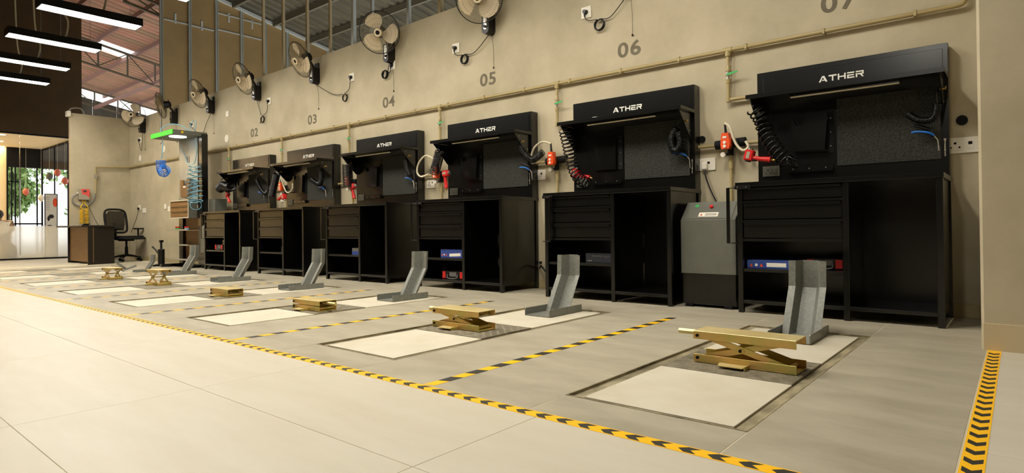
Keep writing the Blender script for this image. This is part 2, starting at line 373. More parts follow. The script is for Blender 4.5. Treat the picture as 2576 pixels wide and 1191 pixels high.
# far end of the covered yard, dark bays of sheeting under a strip of daylight
wf = structe('wall_far')
for i in range(8):
    y0 = 4.8+.75*i
    part('panel', lambda b: b.prism([(y0+.01, 2.9), (y0+.74, 2.9), (y0+.74, RZ(y0+.74)-.27), (y0+.01, RZ(y0)-.27)], 'x', -25.16, -25.1), M_farwall, wf)
part('fascia', lambda b: b.box(-25.15, 4.6, 2.75, -25.0, 10.6, 3.0), M_dark, wf)
struct(part('ground', lambda b: (b.box(-60, -20, -.2, -22, 40, -.05), b.box(-22, 4.95, -.2, -13.5, 40, -.05)), M_ground))

# ================================================================ reception behind glass
glassw = structe('window_1')
gys = [4.7, 3.48, 2.26, 1.04, -.18, -1.4, -2.62, -3.84, -5.06, -6]
for i in range(9):
    y1, y0 = gys[i], gys[i+1]
    part('glass_pane', lambda b: b.box(-17.47, y0+.004, .77, -17.46, y1-.004, 2.89), M_glass, glassw)
    part('frosted_pane', lambda b: b.box(-17.47, y0+.004, .03, -17.46, y1-.004, .77), M_frost, glassw)
part('floor_channel', lambda b: b.box(-17.5, -6, 0, -17.43, 4.7, .035), M_blackm, glassw)
part('head_channel', lambda b: b.box(-17.5, -6, 2.86, -17.41, 4.7, 2.895), M_blackm, glassw)
w2 = structe('window_2')
for i in range(3): part('glass_pane', lambda b: b.box(-17.5-1.2*(i+1)+.004, 4.70, .03, -17.5-1.2*i-.004, 4.71, 2.9), M_glass, w2)
for i in range(4): part('frame_bar', lambda b: b.box(-17.52-1.2*i, 4.69, 0, -17.49-1.2*i, 4.72, 2.93), M_blackm, w2)
part('head_bar', lambda b: b.box(-21.1, 4.68, 2.9, -17.45, 4.73, 2.96), M_blackm, w2)
struct(part('ceiling_room', lambda b: b.box(-21.2, -6, 2.95, -17.46, 4.74, 3.05), M_ceilw))
struct(part('wall_room', lambda b: b.box(-21.2, -6, 0, -21.1, 3.91, 2.95), M_cream_w))
for i, (x, y) in enumerate(((-18.45, 2.85), (-19.8, 3.05), (-21.0, 3.3))):
    o = part('strip_light', lambda b: (b.box(-.05, -.6, -.012, .05, .55, 0, 0), b.box(-.06, -.62, -.008, .06, .57, .0, 1)), [M_glowr, M_white], None, (x, y, 2.95))
    tag(o, ['recessed strip light in the reception ceiling nearest the glass', 'middle recessed strip light in the reception ceiling', 'recessed strip light by the far wall of the reception ceiling'][i], 'light', 'strip lights in the reception ceiling')
for i in range(6):  # extra strips out of view, added to make the reception brighter and warmer
    o = part('strip_light', lambda b: (b.box(-.05, -.6, -.012, .05, .55, 0, 0), b.box(-.06, -.62, -.008, .06, .57, .0, 1)), [M_glowr, M_white], None, (-18.6-(i % 3)*1.1, .2-2.4*(i//3), 2.95))
    tag(o, 'added unseen strip light of the '+['second', 'third'][i//3]+' row in the reception ceiling, '+['nearest the glass', 'middle', 'by the cream wall'][i % 3], 'light', 'added strip lights deeper in the reception')
w3 = structe('window_3')
part('valance', lambda b: b.box(-21.14, 3.91, 2.42, -21.04, 4.7, 2.95), M_blackm, w3)
for y in (3.93, 4.02, 4.1, 4.2, 4.58, 4.69): part('mullion', lambda b: b.box(-21.12, y-.014, 0, -21.07, y+.014, 2.42), M_blackm, w3)
part('transom', lambda b: b.box(-21.12, 3.93, 2.0, -21.07, 4.2, 2.03), M_blackm, w3)
part('sill_bar', lambda b: b.box(-21.12, 3.93, .84, -21.07, 4.7, .88), M_blackm, w3)
for y0, y1 in ((3.94, 4.19), (4.21, 4.57), (4.59, 4.68)): part('glass_pane', lambda b: b.box(-21.1, y0, .03, -21.09, y1, 2.42), M_glass, w3)

# standee, balloons, bag, person
st = thing('display_stand', 'white poster stand with black frame behind the frosted glass', 'stand', (-17.95, 4.17, 0), 0)
part('frame', lambda b: (b.box(-.012, -.13, .03, .012, -.115, 1.55), b.box(-.012, .115, .03, .012, .13, 1.55), b.box(-.012, -.13, 1.535, .012, .13, 1.55), b.box(-.012, -.13, .03, .012, .13, .05)), M_blackm, st)
part('poster', lambda b: b.box(-.006, -.115, .05, .006, .115, 1.535), M_paper, st)
part('foot', lambda b: (b.box(-.15, -.12, 0, .15, -.09, .03), b.box(-.15, .09, 0, .15, .12, .03)), M_blackm, st)
part('print', lambda b: ([b.box(.0062, -.1, 1.46-.05*i, .0075, -.03, 1.466-.05*i, 0) for i in range(7)], b.ball((.006, .08, 1.34), (.002, .05, .11), 10, 1), b.ball((.006, .0, 1.0), (.002, .06, .05), 10, 0), b.ball((.006, -.05, .95), (.002, .03, .06), 10, 0), b.ball((.006, -.03, .74), (.002, .07, .06), 10, 0)), [M_print, M_orange], st)
for i, (x, y, z, c, l) in enumerate(((-18.6, 4.455, 2.12, M_balloon, 'upper pink balloon of the cluster hanging in the reception'), (-18.6, 4.612, 1.92, M_balloon, 'lower pink balloon of the cluster hanging in the reception'), (-18.62, 4.295, 2.02, M_boxg, 'grey balloon of the cluster hanging in the reception'), (-20.2, 4.15, 1.7, M_balloon, 'tilted pink balloon by the reception window mullions'), (-20.3, 4.5, 1.55, M_white, 'white balloon by the reception window mullions'))):
    o = thing('balloon', l, 'balloon', (x, y, z), 0, 'balloons in the reception')
    part('skin', lambda b: b.ball((0, 0, 0), (.075, .075, .095), 12), c, o); part('knot', lambda b: b.cyl((0, 0, -.11), (0, 0, -.09), .014, .004, 6), c, o)
    part('string', lambda b: b.tube([(0, 0, .09), (0, 0, 2.95-z)], .002, 4), M_white, o)
bag = thing('backpack', 'olive brown backpack on the floor behind the frosted glass', 'bag', (-17.72, 3.33, 0))
part('body', lambda b: (b.ball((0, 0, .19), (.11, .15, .19), 14), b.ball((.02, 0, .12), (.13, .14, .12), 12)), M_bag, bag)
part('pocket', lambda b: b.ball((.11, 0, .12), (.05, .1, .08), 10), M_bag, bag)
part('handle', lambda b: b.tube(smooth([(0, -.04, .37), (0, -.03, .41), (0, .03, .41), (0, .04, .37)]), .008, 5), M_bag, bag)
stool = thing('stool', 'small dark stool under the seated person in the reception', 'stool', (-18.65, 3.36, 0))
part('seat', lambda b: b.cyl((0, 0, .36), (0, 0, .41), .18, n=20), M_chair, stool)
for a in range(4):
    t = a*PI/2+.4; part('leg', lambda b: b.tube([(.12*math.cos(t), .12*math.sin(t), .36), (.17*math.cos(t), .17*math.sin(t), 0)], .014, 6), M_blackm, stool)
def person():
    p = thing('person', 'person in a cream shirt sitting with back turned behind the glass', 'person', (-18.65, 3.36, 0))
    V = {'pel': (0, 0, .50), 'wai': (-.03, -.01, .64), 'che': (-.06, -.02, .80), 'nek': (-.07, -.03, .92), 'hb': (-.07, -.035, .98), 'hd': (-.075, -.04, 1.06), 'ht': (-.07, -.04, 1.12),
         'ls': (-.06, -.2, .86), 'le': (-.2, -.24, .66), 'lw': (-.4, -.16, .64), 'lh': (-.48, -.14, .64), 'rs': (-.06, .16, .86), 're': (-.18, .24, .66), 'rw': (-.38, .14, .64), 'rh': (-.46, .12, .64),
         'lp': (0, -.1, .49), 'lk': (-.4, -.13, .47), 'la': (-.38, -.13, .1), 'lf': (-.53, -.14, .045), 'rp': (0, .1, .49), 'rk': (-.4, .13, .47), 'ra': (-.38, .13, .1), 'rf': (-.53, .14, .045)}
    Rr = {'pel': .14, 'wai': .125, 'che': .145, 'nek': .05, 'hb': .075, 'hd': .085, 'ht': .06, 'ls': .06, 'le': .045, 'lw': .03, 'lh': .035, 'rs': .06, 're': .045, 'rw': .03, 'rh': .035, 'lp': .085, 'lk': .062, 'la': .042, 'lf': .035, 'rp': .085, 'rk': .062, 'ra': .042, 'rf': .035}
    E = [('pel', 'wai'), ('wai', 'che'), ('che', 'nek'), ('nek', 'hb'), ('hb', 'hd'), ('hd', 'ht'), ('che', 'ls'), ('ls', 'le'), ('le', 'lw'), ('lw', 'lh'), ('che', 'rs'), ('rs', 're'), ('re', 'rw'), ('rw', 'rh'), ('pel', 'lp'), ('lp', 'lk'), ('lk', 'la'), ('la', 'lf'), ('pel', 'rp'), ('rp', 'rk'), ('rk', 'ra'), ('ra', 'rf')]
    def skin(name, V, Rr, E, root, matl, sub=2):
        ks = list(V); me = bpy.data.meshes.new(name); me.from_pydata([V[k] for k in ks], [(ks.index(a), ks.index(c)) for a, c in E], []); me.materials.append(matl)
        o = bpy.data.objects.new(name, me); COL.objects.link(o); o.parent = p
        sk = o.modifiers.new('skin', 'SKIN'); sk.use_smooth_shade = True
        for i, k in enumerate(ks): sv = me.skin_vertices[0].data[i]; sv.radius = (Rr[k], Rr[k]); sv.use_root = (k == root)
        if sub: sd = o.modifiers.new('sub', 'SUBSURF'); sd.levels = sub; sd.render_levels = sub
        return o
    skin('body', V, Rr, E, 'pel', M_skin)
    cl = {k: V[k] for k in ('pel', 'wai', 'che', 'nek', 'ls', 'le', 'rs', 're')}; cl['nek'] = (-.07, -.03, .89)
    skin('shirt', cl, {k: (Rr[k]+.014 if k != 'nek' else .062) for k in cl}, [e for e in E if e[0] in cl and e[1] in cl], 'pel', M_shirt)
    tr = {k: V[k] for k in ('pel', 'lp', 'lk', 'la', 'rp', 'rk', 'ra')}
    skin('trousers', tr, {k: Rr[k]+.012 for k in tr}, [e for e in E if e[0] in tr and e[1] in tr], 'pel', M_jean)
    part('hair', lambda b: (b.ball((-.055, -.04, 1.075), (.098, .092, .098), 14), b.ball((-.02, -.04, 1.03), (.06, .075, .07), 12)), M_hair, p)
    part('ear', lambda b: (b.ball((-.075, .052, 1.045), (.016, .01, .026), 8), b.ball((-.075, -.132, 1.045), (.016, .01, .026), 8)), M_skin, p)
    part('face', lambda b: (b.ball((-.168, -.04, 1.035), (.022, .012, .02), 8), b.ball((-.15, -.07, 1.06), (.012, .014, .01), 8, 1), b.ball((-.15, -.01, 1.06), (.012, .014, .01), 8, 1), b.ball((-.152, -.04, .995), (.012, .025, .006), 8, 2)), [M_skin, M_white, M_pink], p)
    for s, bx, by in (('l', -.48, -.14), ('r', -.46, .12)):
        q = 1 if s == 'l' else -1
        for i in range(4): part('finger', lambda b: b.tube([(bx-.02, by-.026+.017*i, .642), (bx-.06, by-.03+.018*i, .64), (bx-.085+.006*abs(i-1.5), by-.03+.018*i, .622)], [.009, .008, .007], 6), M_skin, p)
        part('thumb', lambda b: b.tube([(bx+.01, by+.028*q, .64), (bx-.025, by+.055*q, .632), (bx-.05, by+.055*q, .625)], [.011, .01, .008], 6), M_skin, p)
person()
# counter the person leans over
ct = thing('reception_desk', 'cream reception desk in front of the seated person', 'desk', (-19.46, 3.0, 0))
part('top', lambda b: b.box(-.3, -.7, .59, .3, .6, .622, 0, .004), M_cream_w, ct); part('panel', lambda b: b.box(-.28, -.68, 0, -.24, .58, .59), M_cream_w, ct)
for y in (-.66, .54): part('leg', lambda b: b.box(.2, y, 0, .26, y+.05, .59), M_cream_w, ct)

# trees outside
def tree(x, y, h, rr, label, seed):
    t = thing('tree', label, 'tree', (x, y, -.05), 0, 'trees outside the windows'); rnd = random.Random(seed)
    part('trunk', lambda b: (b.tube([(0, 0, 0), (.1, .05, h*.3), (0, .1, h*.55), (.1, 0, h*.8)], [.16, .13, .1, .05], 8), [b.tube([(0, .08, h*.45), (math.cos(a)*rr*.4, math.sin(a)*rr*.4, h*.62), (math.cos(a)*rr*.75, math.sin(a)*rr*.75, h*.7)], [.06, .04, .02], 6) for a in (0, 1.3, 2.6, 3.9, 5.2)]), M_bark, t)
    def fol(b):
        cs = [(math.cos(a)*rr*.55*rnd.random()**.5, math.sin(a)*rr*.55*rnd.random()**.5, h*(.3+.6*rnd.random())) for a in [rnd.random()*6.28 for _ in range(16)]]
        for i in range(2600):
            c = rnd.choice(cs); v = Vector((rnd.gauss(0, 1), rnd.gauss(0, 1), rnd.gauss(0, 1))).normalized()*rr*.45*rnd.random()**.4
            p = Vector(c)+v; s = .09+.07*rnd.random(); e = Euler((rnd.random()*6, rnd.random()*6, rnd.random()*6)).to_matrix()
            b.add([p+e @ Vector(q) for q in ((-s, 0, 0), (0, -s*.5, .02), (s, 0, 0), (0, s*.5, .02))], [(0, 1, 2), (0, 2, 3)])
    part('foliage', fol, M_leaf, t)
for i, (x, y, h, rr, l) in enumerate(((-28.6, 5.2, 3.6, 1.1, 'leafy green tree nearest the reception windows'), (-30.5, 8.6, 4.6, 1.7, 'broad green tree behind the covered yard'), (-32, 2.6, 5.2, 1.9, 'tall green tree behind the reception room'), (-35, 6.4, 6.0, 2.0, 'large pale green tree farthest from the building'))): tree(x, y, h, rr, l, i+3)

# ================================================================ ceiling pendants
def pendant(x, y, label, y0=-.56, y1=.56):
    t = thing('pendant_light', label, 'light', (x, y, 3.4), 0, 'linear pendant lights')
    part('housing', lambda b: (b.box(-.135, y0, .0, -.123, y1, .1), b.box(.123, y0, 0, .135, y1, .1), b.box(-.135, y0, 0, .135, y0+.012, .1), b.box(-.135, y1-.012, 0, .135, y1, .1), b.box(-.135, y0, .09, .135, y1, .1)), M_blackp, t, key=('ph', y0))
    part('diffuser', lambda b: b.box(-.123, y0+.012, .004, .123, y1-.012, .012), M_glow, t, key=('pd', y0))
    top = RZ(y)-3.55
    for s in (-1, 1): part('cable', lambda b: b.tube([(0, s*.45, .1), (0, s*.45, top)], .0025, 4), M_stud, t)
    part('conduit', lambda b: b.tube(smooth([(.04, .12, .1), (.02, .16, .35), (-.05, .1, .8), (-.02, .05, top)]), .014, 6), M_cream, t)
PL = [(-14.0, 2.66, 'above the desk and office chair corner'), (-12.5, 2.6, 'beyond the drawer tower, next to the desk light'), (-10.88, 2.58, 'above the bay of the drawer tower'), (-9.22, 2.58, 'above bay 02 next to the tower'), (-7.62, 2.6, 'above bay 03, fifth from the pillar'),
      (-6.0, 2.6, 'above bay 04, fourth from the pillar'), (-4.38, 2.6, 'above bay 05, third from the pillar'), (-2.95, 2.6, 'above bay 06, second from the pillar'), (-1.6, 2.6, 'above bay 07 next to the pillar')]
for x, y, l in PL: pendant(x, y, 'black linear pendant light '+l)
pendant(-.9, -.9, 'added linear pendant light out of view over the beige walkway')  # added out of view to brighten the foreground floor

# ================================================================ floor recesses, tape
def pit(k):
    px = PITX[k]
    where = ['in bay '+q for q in NUM]+[ 'in front of the drawer tower', 'in front of the office chair']
    where = where[k]
    t = thing('floor_recess', 'steel-edged floor recess with white slabs '+where, 'floor recess', (px, 1.85, -.014), 0, 'floor recesses of the bays')
    w = .33; L = 1.98
    def bar(x0, y0, x1, y1): return lambda b: (b.box(x0, y0, 0, x1, y1, .004), )
    part('frame_bar', bar(-w, 0, -w+.06, L), M_pitsteel, t); part('frame_bar', bar(w-.05, 0, w, L), M_pitsteel, t)
    part('frame_bar', bar(-w+.06, 0, w-.05, .03), M_pitsteel, t); part('frame_bar', bar(-w+.06, L-.05, w-.05, L), M_pitsteel, t)
    part('frame_lip', lambda b: (b.box(-w, 0, .004, -w+.006, L, .015), b.box(w-.006, 0, .004, w, L, .015), b.box(-w, 0, .004, w, .006, .015), b.box(-w, L-.006, .004, w, L, .015)), M_pitsteel, t, key='piplip')
    part('slab', lambda b: b.box(-w+.062, .032, 0, w-.052, .655, .0115, 0, .001), M_slab, t, key='slab1')
    part('slab', lambda b: b.box(-w+.062, 1.11, 0, w-.052, L-.052, .0115, 0, .001), M_slab, t, key='slab2')
    def chk(b):
        b.box(-w+.062, .658, 0, w-.052, 1.107, .014, 0, .001)
        for i in range(17):
            for j in range(14):
                x = -w+.08+i*.0315; y = .675+j*.0315; a = PI/4 if (i+j) % 2 else -PI/4
                c, s = math.cos(a), math.sin(a); l, q = .013, .0028
                b.add([(x+c*l, y+s*l, .014), (x-s*q, y+c*q, .014), (x-c*l, y-s*l, .014), (x+s*q, y-c*q, .014), (x, y, .0162)], [(0, 1, 4), (1, 2, 4), (2, 3, 4), (3, 0, 4)])
    part('checker_plate', chk, M_checker, t, key='checker')
for k in range(8): pit(k)

def tape_chev(name, L, label, horizontal):
    w = .052
    def f(b):
        b.box(0, -w/2, .0002, L, w/2, .0008, 0)
        n = int(L/.0835)
        for i in range(n):
            x = .02+i*.0835; c = .036; h = w/2*.8
            for s in (1, -1):
                b.add([(x, 0, .00105), (x+c, 0, .00105), (x+c+.024, s*h, .00105), (x+.024, s*h, .00105)], [(0, 1, 2, 3)], 1)
    return f
o = part('hazard_tape', tape_chev('a', 12.6, '', 1), [M_tape, M_tapek], None, (-12.7, 1.6, 0)); tag(o, 'long yellow chevron floor tape along the edge of the beige floor', 'floor tape')
o = part('hazard_tape', tape_chev('b', 2.9, '', 1), [M_tape, M_tapek], None, (-.1, .84, 0), (0, 0, PI/2)); tag(o, 'yellow chevron floor tape running up to the right-hand pillar', 'floor tape')
def tape_bay(b):
    w = .05; L = 2.2; n = 28; p = L/n
    for i in range(n):
        y = i*p; sk = .02
        b.add([(-w/2, y, .0005), (w/2, y+sk, .0005), (w/2, y+p+sk, .0005), (-w/2, y+p, .0005)], [(0, 1, 2, 3)], i % 2)
        b.add([(-w/2, y, .0), (w/2, y+sk, .0), (w/2, y+p+sk, .0), (-w/2, y+p, .0)], [(0, 1, 2, 3)], i % 2)
TX = [-1.80, -3.42, -5.07, -6.72, -8.33, -9.95, -11.5]
TB = ['07 and 06, first from pillar', '06 and 05, second from pillar', '05 and 04, third from pillar', '04 and 03, fourth from pillar', '03 and 02, fifth from pillar']
for i, x in enumerate(TX):
    o = part('bay_tape', tape_bay, [M_tape, M_tapek], None, (x, 1.628, .0003), key='baytape')
    tag(o, 'black and yellow floor tape between bays '+TB[i] if i < 5 else ('black and yellow floor tape beside the bay of the drawer tower' if i == 5 else 'black and yellow floor tape beyond the drawer tower bay'), 'floor tape', 'tapes between the bays')

# ================================================================ scissor jacks
def jack(x, y, h, label, bar='left', L=.44, rz=0.0, tab=True, low=True):
    t = thing('scissor_jack', label, 'jack', (x, y, .0022), rz, 'scissor jacks on the checker plates'); w = .15; a = L/2; th = .004; ch = .036
    ch = min(ch, h/2-.001)
    part('base_channel', lambda b: (b.box(-a, 0, 0, a, w, th, 0, .001), b.box(-a, 0, th, a, th, ch, 0, .001), b.box(-a, w-th, th, a, w, ch, 0, .001)), M_gold, t, key=('jb', L, ch))
    part('top_channel', lambda b: (b.box(-a, 0, h-th, a, w, h, 1, .0015), b.box(-a, 0, h-ch, a, th, h-th, 0, .001), b.box(-a, w-th, h-ch, a, w, h-th, 0, .001)), [M_gold, M_gold2], t, key=('jt', L, h))
    ins = .012
    for yy in (.014, w-.014):
        for s in (1, -1):
            p0 = Vector((-s*(a-.03), yy+(.003 if s > 0 else -.003), ins+.006)); p1 = Vector((s*(a-.045), yy+(.003 if s > 0 else -.003), h-ins-.006))
            d = (p1-p0).normalized(); nrm = Vector((-d.z, 0, d.x))*.013
            def arm(b):
                vs = [p0+nrm, p0-nrm, p1-nrm, p1+nrm]; b.add([v+Vector((0, -.002, 0)) for v in vs]+[v+Vector((0, .002, 0)) for v in vs], [(0, 1, 2, 3), (7, 6, 5, 4), (0, 4, 5, 1), (1, 5, 6, 2), (2, 6, 7, 3), (3, 7, 4, 0)])
            part('scissor_arm', arm, M_gold, t)
    for q0, zz, rr in ((0, h/2, .007), (a-.035, ins+.006, .009), (-a+.03, h-ins-.006, .008)):
        part('pivot_rod', lambda b: b.cyl((q0, .004, zz), (q0, w-.004, zz), rr, n=10), M_gold, t)
    for (bx, bz) in ((-a+.02, ch/2+.002), (-a+.02, h-ch/2-.002), (-.01, h/2)):
        if bz == h/2 and h < .09: continue
        yb = -.004 if bz != h/2 else .004
        part('bolt', lambda b: b.cyl((0, -.003, 0), (0, .006, 0), .007, n=8), M_blackm, t, (bx, yb, bz), key='jbolt')
    s = -1 if bar == 'left' else 1
    if bar: part('hex_bar', lambda b: b.cyl((s*(a-.06), w*.5, h-ch/2-.002), (s*(a+.1), w*.5, h-ch/2-.002), .013, n=6, smooth=False), M_gold2, t)
    if tab:
        part('foot_tab', lambda b: b.prism([(-.1, 0), (.03, 0), (.02, -.065), (-.085, -.065)], 'z', .008, .011, 0), M_gold2, t)
        part('tab_gusset', lambda b: b.box(.026, -.06, 0, .03, 0, .016), M_gold, t)
jack(-.927, 2.655, .14, 'half-raised brass-coloured scissor jack in the bay marked 07')
jack(-2.665, 2.64, .118, 'slightly raised brass-coloured scissor jack in the bay marked 06', L=.40)
jack(-4.215, 2.575, .078, 'fully folded brass-coloured scissor jack with a hex bar at its open end', bar='right', L=.37)
jack(-5.785, 2.63, .072, 'fully folded brass-coloured scissor jack without a bar, bay marked 04', bar=None, L=.35)
jack(-7.66, 2.72, .175, 'tall raised brass-coloured scissor jack in the bay marked 03', bar=None, L=.34)
jack(-9.13, 2.70, .145, 'raised brass-coloured scissor jack in the bay marked 02', bar=None, L=.30)

# ================================================================ wheel stands
def stand(x, y, label, rz=0, lying=False, sc=1.0):
    t = thing('wheel_stand', label, 'wheel stand', (x, y, 0), rz, 'bent steel wheel stands')
    t.scale = (sc, sc, sc)
    if lying: t.rotation_euler = (-.35, 0, rz); t.location.z = .07
    w = .105; z0 = .003
    part('base_plate', lambda b: b.box(-w, 0, .0, w, .40, .004, 0), M_chock, t, key='wsb')
    for s in (-1, 1):
        part('side_flange', lambda b: b.prism([(0, .0), (.40, .0), (.40, .044), (.394, .05), (.006, .05), (0, .044)], 'x', s*w-.0025, s*w+.0025), M_chock, t, key=('wsf', s))
    # hat-section channel: leaning part then upright part
    prof = [(-.100, 0), (-.062, 0), (-.042, .075), (.034, .075), (.058, 0.02), (.066, 0), (.100, 0)]
    def chan(b, p0, p1, n0, n1):
        # p: (y,z) front line; n: direction of depth
        vs = []; k = len(prof)
        for (p, n) in ((p0, n0), (p1, n1)):
            for q, dpt in prof: vs.append((q, p[0]+n[0]*dpt, p[1]+n[1]*dpt))
        th = .004
        back = [(v[0]+.0, v[1]+n0[0]*th, v[2]+n0[1]*th) for v in vs]
        fs = [(i, i+1, k+i+1, k+i) for i in range(k-1)]; m = len(vs)
        fs += [(m+i, m+k+i, m+k+i+1, m+i+1) for i in range(k-1)]
        fs += [(i, m+i, m+i+1, i+1) for i in range(k-1)]+[(k+i, k+i+1, m+k+i+1, m+k+i) for i in range(k-1)]
        fs += [(0, k, m+k, m), (k-1, m+k-1, m+2*k-1, 2*k-1)]
        b.add(vs+back, fs)
    bend = (.385, .262)
    part('leaning_channel', lambda b: chan(b, (.235, .004), bend, (1.0, .0), (.97, -.14)), M_chock, t, key='wsl')
    part('upright_channel', lambda b: chan(b, bend, (.392, .41), (.97, -.14), (1, 0)), M_chock, t, key='wsu')
SX = [-.940, -2.583, -4.185, -5.81, -7.44, -9.22]
for k, x in enumerate(SX): stand(x, [3.38, 3.36, 3.31, 3.30, 3.33, 3.43][k], 'grey bent steel wheel stand in the bay marked '+NUM[k])
stand(-10.3, 3.42, 'smaller grey bent steel wheel stand in front of the drawer tower', 0, False, .62)
stand(-10.62, 3.56, 'small grey wheel stand turned round, leaning towards the walkway', 2.75, True, .5)

# ================================================================ workbenches
LET = {'A': [[(0, 0), (.26, 0), (.72, 1), (.52, 1)], [(1.04, 0), (1.32, 0), (.86, 1), (.52, 1)], [(.42, .2), (1.05, .2), (.97, .38), (.62, .38)]],
       'T': [[(0, .78), (1.2, .78), (1.2, 1), (0, 1)], [(.49, 0), (.71, 0), (.71, .8), (.49, .8)]],
       'H': [[(0, 0), (.22, 0), (.22, 1), (0, 1)], [(.95, 0), (1.17, 0), (1.17, 1), (.95, 1)], [(.2, .39), (.97, .39), (.97, .6), (.2, .6)]],
       'E': [[(0, 0), (1.05, 0), (1.05, .21), (0, .21)], [(0, .79), (1.05, .79), (1.05, 1), (0, 1)], [(0, .4), (.98, .4), (.98, .6), (0, .6)], [(0, .2), (.22, .2), (.22, .42), (0, .42)]],
       'R': [[(0, 0), (.22, 0), (.22, .62), (0, .62)], [(0, .79), (1.0, .79), (1.13, .93), (1.13, 1), (0, 1)], [(.93, .45), (1.15, .45), (1.15, 1), (.93, .95)], [(.3, .4), (1.05, .4), (1.1, .6), (.3, .6)], [(.6, .42), (.86, .42), (1.15, 0), (.88, 0)]]}
def ather(b):
    H = .043; x = 0
    wd = {'A': 1.5, 'T': 1.38, 'H': 1.38, 'E': 1.25, 'R': 1.15}; tot = sum(wd.values())
    for ch in 'ATHER':
        for q in LET[ch]: b.prism([((x+p[0]-tot/2)*H, p[1]*H) for p in q], 'y', -.0015, 0)
        x += wd[ch]
def bench(k):
    t = thing('workbench', 'black steel workbench with tool board below number '+NUM[k], 'workbench', (BX[k], 4.35, 0), 0, 'black workbenches along the wall')
    K = lambda n: 'bench_'+n
    P = lambda name, fn, m=M_black, par=t, loc=(0, 0, 0), rot=(0, 0, 0), key=None: part(name, fn, m, par, loc, rot, key or K(name))
    P('countertop', lambda b: b.box(-.61, -.012, .888, .605, .575, .92, 0, .003))
    for x in (-.6, .07, .565):
        P('leg', lambda b: b.box(0, 0, 0, .035, .035, .888, 0, .002), loc=(x, 0, 0))
    for x in (-.6, .565): P('leg', lambda b: b.box(0, 0, 0, .035, .035, .888, 0, .002), loc=(x, .53, 0))
    P('side_panel', lambda b: b.box(-.003, .035, .06, .003, .53, .888), loc=(-.585, 0, 0)); P('side_panel', None, loc=(.585, 0, 0))
    P('divider_panel', lambda b: b.box(.08, .035, .06, .086, .53, .888)); P('back_panel', lambda b: b.box(-.58, .545, .06, .58, .55, .888))
    P('bottom_shelf', lambda b: (b.box(-.565, .003, .066, .07, .54, .09, 0, .002), b.box(.105, .003, .066, .565, .54, .09, 0, .002)))
    P('middle_shelf', lambda b: b.box(-.565, .01, .288, .07, .54, .312, 0, .002))
    for i, (z0, z1) in enumerate(((.795, .878), (.66, .765), (.528, .633))):
        d = P('drawer', lambda b: (b.box(-.56, .012, z0, .066, .024, z1, 0, .0015), b.box(-.55, .024, z0+.01, .056, .5, z0+.016)), key=K('drawer%d' % i))
        P('drawer_handle', lambda b: b.prism([(-.004, z1-.003), (.02, z1-.003), (.02, z1+.004), (-.004, z1+.004), (-.004, z1-.016), (0, z1-.016)], 'x', -.555, .06) if False else (b.box(-.555, -.002, z1-.002, .06, .02, z1+.003, 0, .001), b.box(-.555, -.002, z1-.012, .06, .001, z1-.002, 0, .0005)), par=d, key=K('handle%d' % i))
        P('rail', lambda b: b.box(-.565, .006, z0-.024, .07, .03, z0-.006, 0, .001), key=K('rail%d' % i))
    xb = -.53 if k == 1 else -.655
    P('lock_bar', lambda b: (b.box(xb-.012, -.03, .49, xb+.012, -.022, .885, 0, .001), b.box(xb-.012, -.022, .49, xb-.008, -.012, .885), b.tube([(xb, -.026, .883), (-.6, -.026, .883), (-.59, -.01, .883)], .004, 5), b.tube([(xb, -.026, .492), (-.6, -.026, .492), (-.59, .0, .492)], .004, 5)), M_black, key=K('lock%d' % (k == 1)))
    P('hinge_plate', lambda b: (b.box(-.612, -.02, .872, -.5, -.012, .9, 0, .002), b.cyl((-.59, -.023, .886), (-.59, -.02, .886), .005, n=8, m=1), b.cyl((-.53, -.023, .886), (-.53, -.02, .886), .005, n=8, m=1)), [M_blackp, M_valve])
    # tool board
    bd = P('tool_board', lambda b: (b.box(-.6, .47, .92, .6, .49, 1.785, 0, .002), b.box(-.6, .49, .92, -.58, .574, 1.785), b.box(.58, .49, .92, .6, .574, 1.785), b.box(-.58, .49, 1.765, .58, .574, 1.785)))
    hp = P('header_panel', lambda b: (b.box(-.555, .465, 1.6, .572, .4705, 1.752, 0, .002)), par=bd)
    P('lettering', ather, M_letter, hp, (-.02, .4652, 1.646))
    P('canopy_shelf', lambda b: (b.box(-.6, .2, 1.548, .6, .47, 1.556, 0, .001), b.box(-.6, .2, 1.545, .6, .206, 1.576, 0, .001), b.box(-.6, .206, 1.548, -.594, .47, 1.576), b.box(.594, .206, 1.548, .6, .47, 1.576)))
    for x in (-.575, .572):
        br = P('bracket', lambda b: b.prism([(.225, 1.547), (.47, 1.547), (.47, 1.33), (.44, 1.335)], 'x', -.004, .004), loc=(x, 0, 0))
        P('fitting', lambda b: (b.cyl((-.01, .36, 1.47), (.02, .36, 1.47), .008, n=8), b.tube([(.015, .36, 1.47), (.022, .345, 1.478), (.022, .33, 1.47), (.02, .325, 1.458)], .005, 6)), M_brass, br)
        for q, z in ((.3, 1.52), (.43, 1.4)): P('screw', lambda b: b.cyl((-.006, 0, 0), (.008, 0, 0), .005, n=8), M_valve, br, (0, q, z), key='brscrew')
    P('strip_lamp', lambda b: (b.box(-.3, .235, 1.528, .36, .262, 1.548, 1), b.box(-.3, .238, 1.518, .36, .259, 1.528, 0, .003)), [M_cream, M_black])
    P('felt_panel', lambda b: b.box(-.05, .462, 1.035, .556, .4695, 1.51), M_felt, bd)
    hx = -.335
